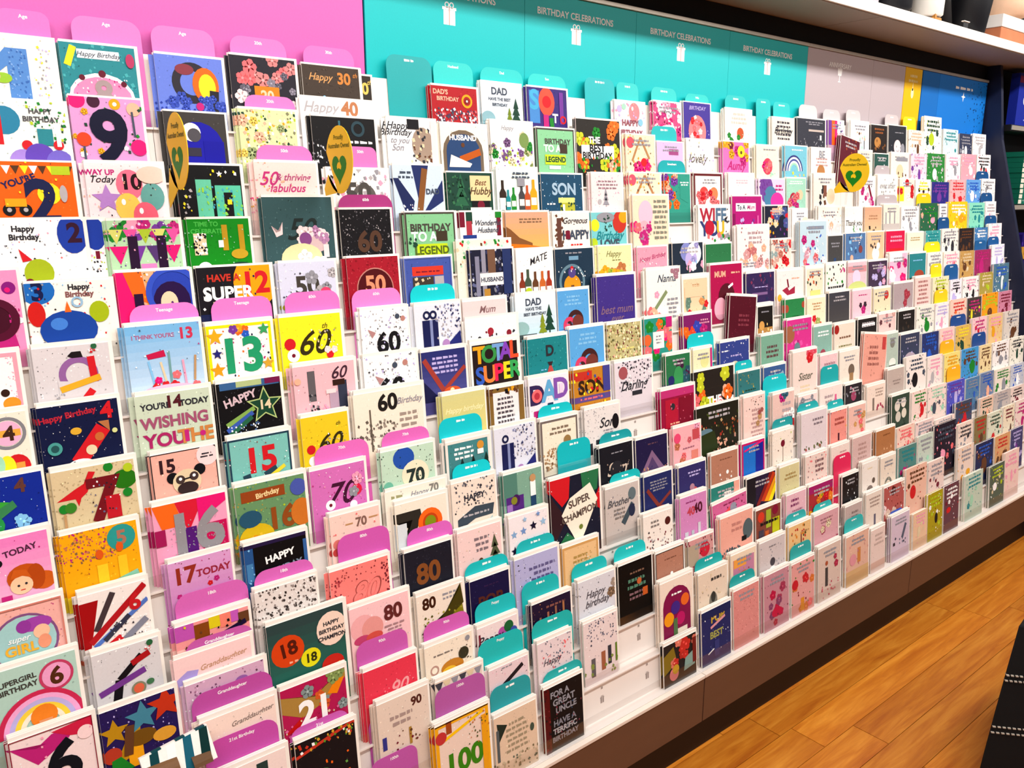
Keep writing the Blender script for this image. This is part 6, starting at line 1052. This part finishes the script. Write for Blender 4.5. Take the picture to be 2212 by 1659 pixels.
# ------------------------------------------------------------------ overhead shelf with pots
sh = empty('overhead_shelf', (2.9, 1.64, 2.2))
for a, b in ((-1.2, 1.2), (1.2, 2.86), (2.86, 4.5), (4.5, 6.4)):
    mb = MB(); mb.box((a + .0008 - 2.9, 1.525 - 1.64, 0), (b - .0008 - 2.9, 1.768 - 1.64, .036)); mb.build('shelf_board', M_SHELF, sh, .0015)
    mb = MB(); mb.box((a + .0015 - 2.9, 1.532 - 1.64, -.004), (b - .0015 - 2.9, 1.768 - 1.64, -.0002)); mb.build('underside_shade_panel', M_UNDER, sh)  # thin board added below; its darker beige stands in for shade
tag(sh, 'long white shelf running above the card rack', 'shelf')
M_POTB = mat('black_glazed_pot', '#14151c', .45, .4, noise=.1, nscale=14); M_POTW = mat('white_glazed_pot', '#f2eee8', .5, .4, noise=.03, nscale=14)
M_POTG = mat('grey_ceramic', '#c8c2cc', .5, .4, noise=.06, nscale=30); M_OAK = mat('oak_wood', '#b98440', .5, .3, noise=.2, nscale=20, stretch=(1, 1, 8))
M_TERRA = mat('terracotta', '#c8805c', .7, .2, noise=.15, nscale=24); M_PEACH = mat('peach_fabric', '#ecc8ac', .8, .2, noise=.05, nscale=60); M_BLUE = mat('dark_blue_box', '#2a3468', .5, .3, noise=.05, nscale=20)
ZS = 2.2362
def pot(name, x, y, prof, m, label, cat='plant pot', extra=None):
    o = empty(name, (x, y, ZS)); mb = MB(); mb.lathe(prof, (0, 0, 0), (1, 1, 1, 1)); b = mb.build('pot_body', m, o)
    for p in b.data.polygons: p.use_smooth = len(p.vertices) == 4
    if extra: extra(o)
    return tag(o, label, cat)
def rim(r, z, m):
    def fn(o):
        mb = MB(); mb.lathe([(r - .004, z), (r + .004, z), (r + .004, z + .01), (r - .004, z + .01)], (0, 0, 0), (1, 1, 1, 1)); mb.build('rim', m, o)
    return fn
pot('flower_pot', 2.80, 1.66, [(.05, 0), (.062, .02), (.068, .16), (.06, .165)], M_POTG, 'pale grey ceramic pot, first on the overhead shelf', extra=rim(.064, .16, M_POTG))
pot('flower_pot', 2.945, 1.655, [(.046, 0), (.056, .02), (.06, .15), (.054, .155)], M_POTG, 'lilac grey pot touching the black vase on the shelf', extra=rim(.057, .15, M_POTG))
pot('black_vase', 3.10, 1.62, [(.05, 0), (.066, .03), (.07, .17), (.06, .2)], M_POTB, 'black round vase on the overhead shelf', 'vase', rim(.062, .195, M_POTB))
def stand(o):
    mb = MB(); mb.lathe([(.052, 0), (.052, .026), (.048, .026), (.048, 0)], (0, 0, 0), (1, 1, 1, 1)); mb.build('wooden_stand', M_OAK, o)
    for k in range(3):
        a = k * 2.094; mb = MB(); mb.box((.046 * math.cos(a) - .006, .046 * math.sin(a) - .006, 0), (.046 * math.cos(a) + .006, .046 * math.sin(a) + .006, .05)); mb.build('foot', M_OAK, o)
pot('planter', 3.37, 1.62, [(.04, .028), (.056, .04), (.06, .19), (.054, .19)], M_POTW, 'white planter on a round wooden stand', extra=stand)
pot('flower_pot', 3.71, 1.605, [(.05, 0), (.058, .01), (.078, .15), (.08, .17), (.07, .17)], M_POTB, 'tapered black pot near the far end of the shelf', extra=rim(.076, .165, M_POTB))
def prc(name, x, y, sx, sy, sz, m, label, cat, lid=None, z=ZS):
    o = empty(name, (x, y, z)); mb = MB(); mb.box((-sx / 2, -sy / 2, 0), (sx / 2, sy / 2, sz)); mb.build('box_body', m, o, .003)
    if lid: mb = MB(); mb.box((-sx / 2 - .004, -sy / 2 - .004, sz + .0005), (sx / 2 + .004, sy / 2 + .004, sz + .0005 + lid[0])); mb.build('lid', lid[1], o, .002)
    return tag(o, label, cat)
prc('price_tag', 3.512, 1.535, .04, .006, .022, M_POTB, 'little black price tag on the shelf front', 'price tag', (.004, M_POTW))
prc('gift_box', 3.875, 1.68, .06, .08, .2, M_BLUE, 'narrow dark blue box behind the tapered black pot', 'box', (.012, M_BLUE))
prc('storage_box', 4.12, 1.655, .3, .14, .07, M_TERRA, 'terracotta coloured box with a white lid, at the shelf end', 'box', (.05, M_POTW))
pot('cushion_pouf', 4.16, 1.66, [(.06, .1265), (.1, .14), (.11, .2), (.09, .25), (.03, .27)], M_PEACH, 'peach rounded pouf resting on the white lidded box', 'pouf')

# ------------------------------------------------------------------ neighbouring black bay at the far right
nb = empty('book_bay', (4.9, 1.6, 0))
def nbb(name, a, b, m, bev=0.):
    mb = MB(); mb.box((a[0] - 4.9, a[1] - 1.6, a[2]), (b[0] - 4.9, b[1] - 1.6, b[2])); return mb.build(name, m, nb, bev)
nbb('back_board', (4.33, 1.75, 0), (5.6, 1.7685, 2.19), M_BLACK)
for z in (.55, 1.0, 1.535, 1.90): nbb('shelf', (4.33, 1.43 + (z - .55) * .15, z), (5.6, 1.7495, z + .03), M_BLACK, .002)
nbb('side_panel', (5.6, 1.43, 0), (5.62, 1.7685, 2.19), M_BLACK)
nbb('plinth', (4.33, 1.25, 0), (5.6, 1.7495, .12), M_BLACK)
for z in (1.535, 1.90): nbb('price_rail', (4.335, 1.43 + (z - .55) * .15 - .004, z + .006), (5.595, 1.43 + (z - .55) * .15 - .0005, z + .026), M_RAIL)
tag(nb, 'black shelving bay beyond the navy end panel', 'shelving')
def block(name, x0, x1, y0, y1, z0, z1, c, deco, label, cat, grp=None):
    mb = MB(); W, H = x1 - x0, z1 - z0; mb.box((-W / 2, 0, 0), (W / 2, y1 - y0, H), lin(c)); ink = Ink(W, H, mb, rng); ink.layer = 1; ink.run(deco)
    o = mb.build(name, M_PRINT); o.location = ((x0 + x1) / 2, y0, z0); return tag(o, label, cat, grp)
block('boxed_set', 4.44, 4.66, 1.66, 1.70, 1.9305, 2.17, '#1c2f9c', 'R .35 .45 1 1 #b8c8f0|L 5 .4 .1 1 .38 #8a94d8|C .4 .5 .1 w|R 0 .82 .2 .95 #7a1c48', 'royal blue boxed set with a pale window, top of the black bay', 'boxed set')
for k in range(10):
    block('spiral_notebook', 4.44 + .002 * (k % 3), 4.68 + .002 * (k % 3), 1.60, 1.72, 1.5655 + k * .0245, 1.5655 + k * .0245 + .0235, '#12705c', 'R 0 .1 .16 .9 #e8e0d0|R .3 .3 .8 .6 #8ad0c0|D 5 w .03', 'teal spiral notebook in the pile on the black bay', 'notebook', 'pile of teal spiral notebooks')
block('puzzle_box', 4.5, 4.78, 1.58, 1.68, 1.0305, 1.30, '#2a1470', 'D 40 #6a4ab0,#c89ab0,#3a2090 .09|C .2 .6 .16 #b07a98', 'purple patterned box in the black bay', 'box')
block('puzzle_box', 4.5, 4.79, 1.575, 1.685, 1.3005, 1.36, '#c89a3c', 'D 20 #8a5a1c,#f0d080 .1', 'gold box lid above the purple patterned box', 'box')
block('puzzle_box', 4.5, 4.77, 1.58, 1.68, 1.3605, 1.42, '#24106c', 'D 12 #4a30a0 .1', 'deep violet box at the head of its stack', 'box')

# ------------------------------------------------------------------ black stitched bag in the near right corner
M_BAG = mat('black_bag_cloth', '#0b0a0d', .75, .25, noise=.2, nscale=120, bump=.15); M_THREAD = mat('pale_thread', '#b8b2a8', .7, .2, noise=.1, nscale=90)
bag = empty('tote_bag', (2.5, .55, 0))
def bagpt(s_, z): # left front edge leans out towards the top
    return (2.155 + .37 * z, .70 - s_)
B0 = [(2.17, .70), (2.42, .42), (2.95, .56), (2.80, .80)]; B1 = [(2.338, .70), (2.50, .50), (2.86, .60), (2.80, .76)]
mb = MB(); nz = 8; P = []
for k in range(nz + 1):
    u = k / nz; bul = .02 * math.sin(math.pi * u)
    for (a, b), (c, d) in zip(B0, B1):
        x, y_ = a * (1 - u) + c * u, b * (1 - u) + d * u; P.append((x - 2.5 + (bul if a > 2.5 else -bul * .3), y_ - .55, .002 + .468 * u))
Fc = [(3, 2, 1, 0)] + [(k * 4 + i, k * 4 + (i + 1) % 4, k * 4 + 4 + (i + 1) % 4, k * 4 + 4 + i) for k in range(nz) for i in range(4)] + [tuple(nz * 4 + i for i in range(4))]
mb.mesh(P, Fc, (1, 1, 1, 1)); mb.build('bag_body', M_BAG, bag, .006)
for zz in (.205, .19, .34, .326):
    mb = MB(); u = zz / .47; k = 26
    a, b = [(B0[i][0] * (1 - u) + B1[i][0] * u - 2.5, B0[i][1] * (1 - u) + B1[i][1] * u - .55) for i in (0, 1)]
    nx, ny = -(b[1] - a[1]), (b[0] - a[0]); q = math.hypot(nx, ny); nx, ny = -nx / q, -ny / q
    for j in range(k):
        t0, t1 = j / k, (j + .6) / k
        p0 = (a[0] + (b[0] - a[0]) * t0, a[1] + (b[1] - a[1]) * t0); p1 = (a[0] + (b[0] - a[0]) * t1, a[1] + (b[1] - a[1]) * t1); e = .009
        mb.mesh([(p0[0] + nx * -.004, p0[1] + ny * -.004, zz - .0014), (p1[0] + nx * -.004, p1[1] + ny * -.004, zz - .0014), (p1[0] + nx * -.004, p1[1] + ny * -.004, zz + .0014), (p0[0] + nx * -.004, p0[1] + ny * -.004, zz + .0014),
                 (p0[0] + nx * e, p0[1] + ny * e, zz - .0014), (p1[0] + nx * e, p1[1] + ny * e, zz - .0014), (p1[0] + nx * e, p1[1] + ny * e, zz + .0014), (p0[0] + nx * e, p0[1] + ny * e, zz + .0014)],
                [(0, 1, 2, 3), (7, 6, 5, 4), (0, 4, 5, 1), (1, 5, 6, 2), (2, 6, 7, 3), (3, 7, 4, 0)], (1, 1, 1, 1))
    mb.build('stitching', M_THREAD, bag)
tag(bag, 'black cloth bag with rows of pale stitching, near right corner', 'bag')
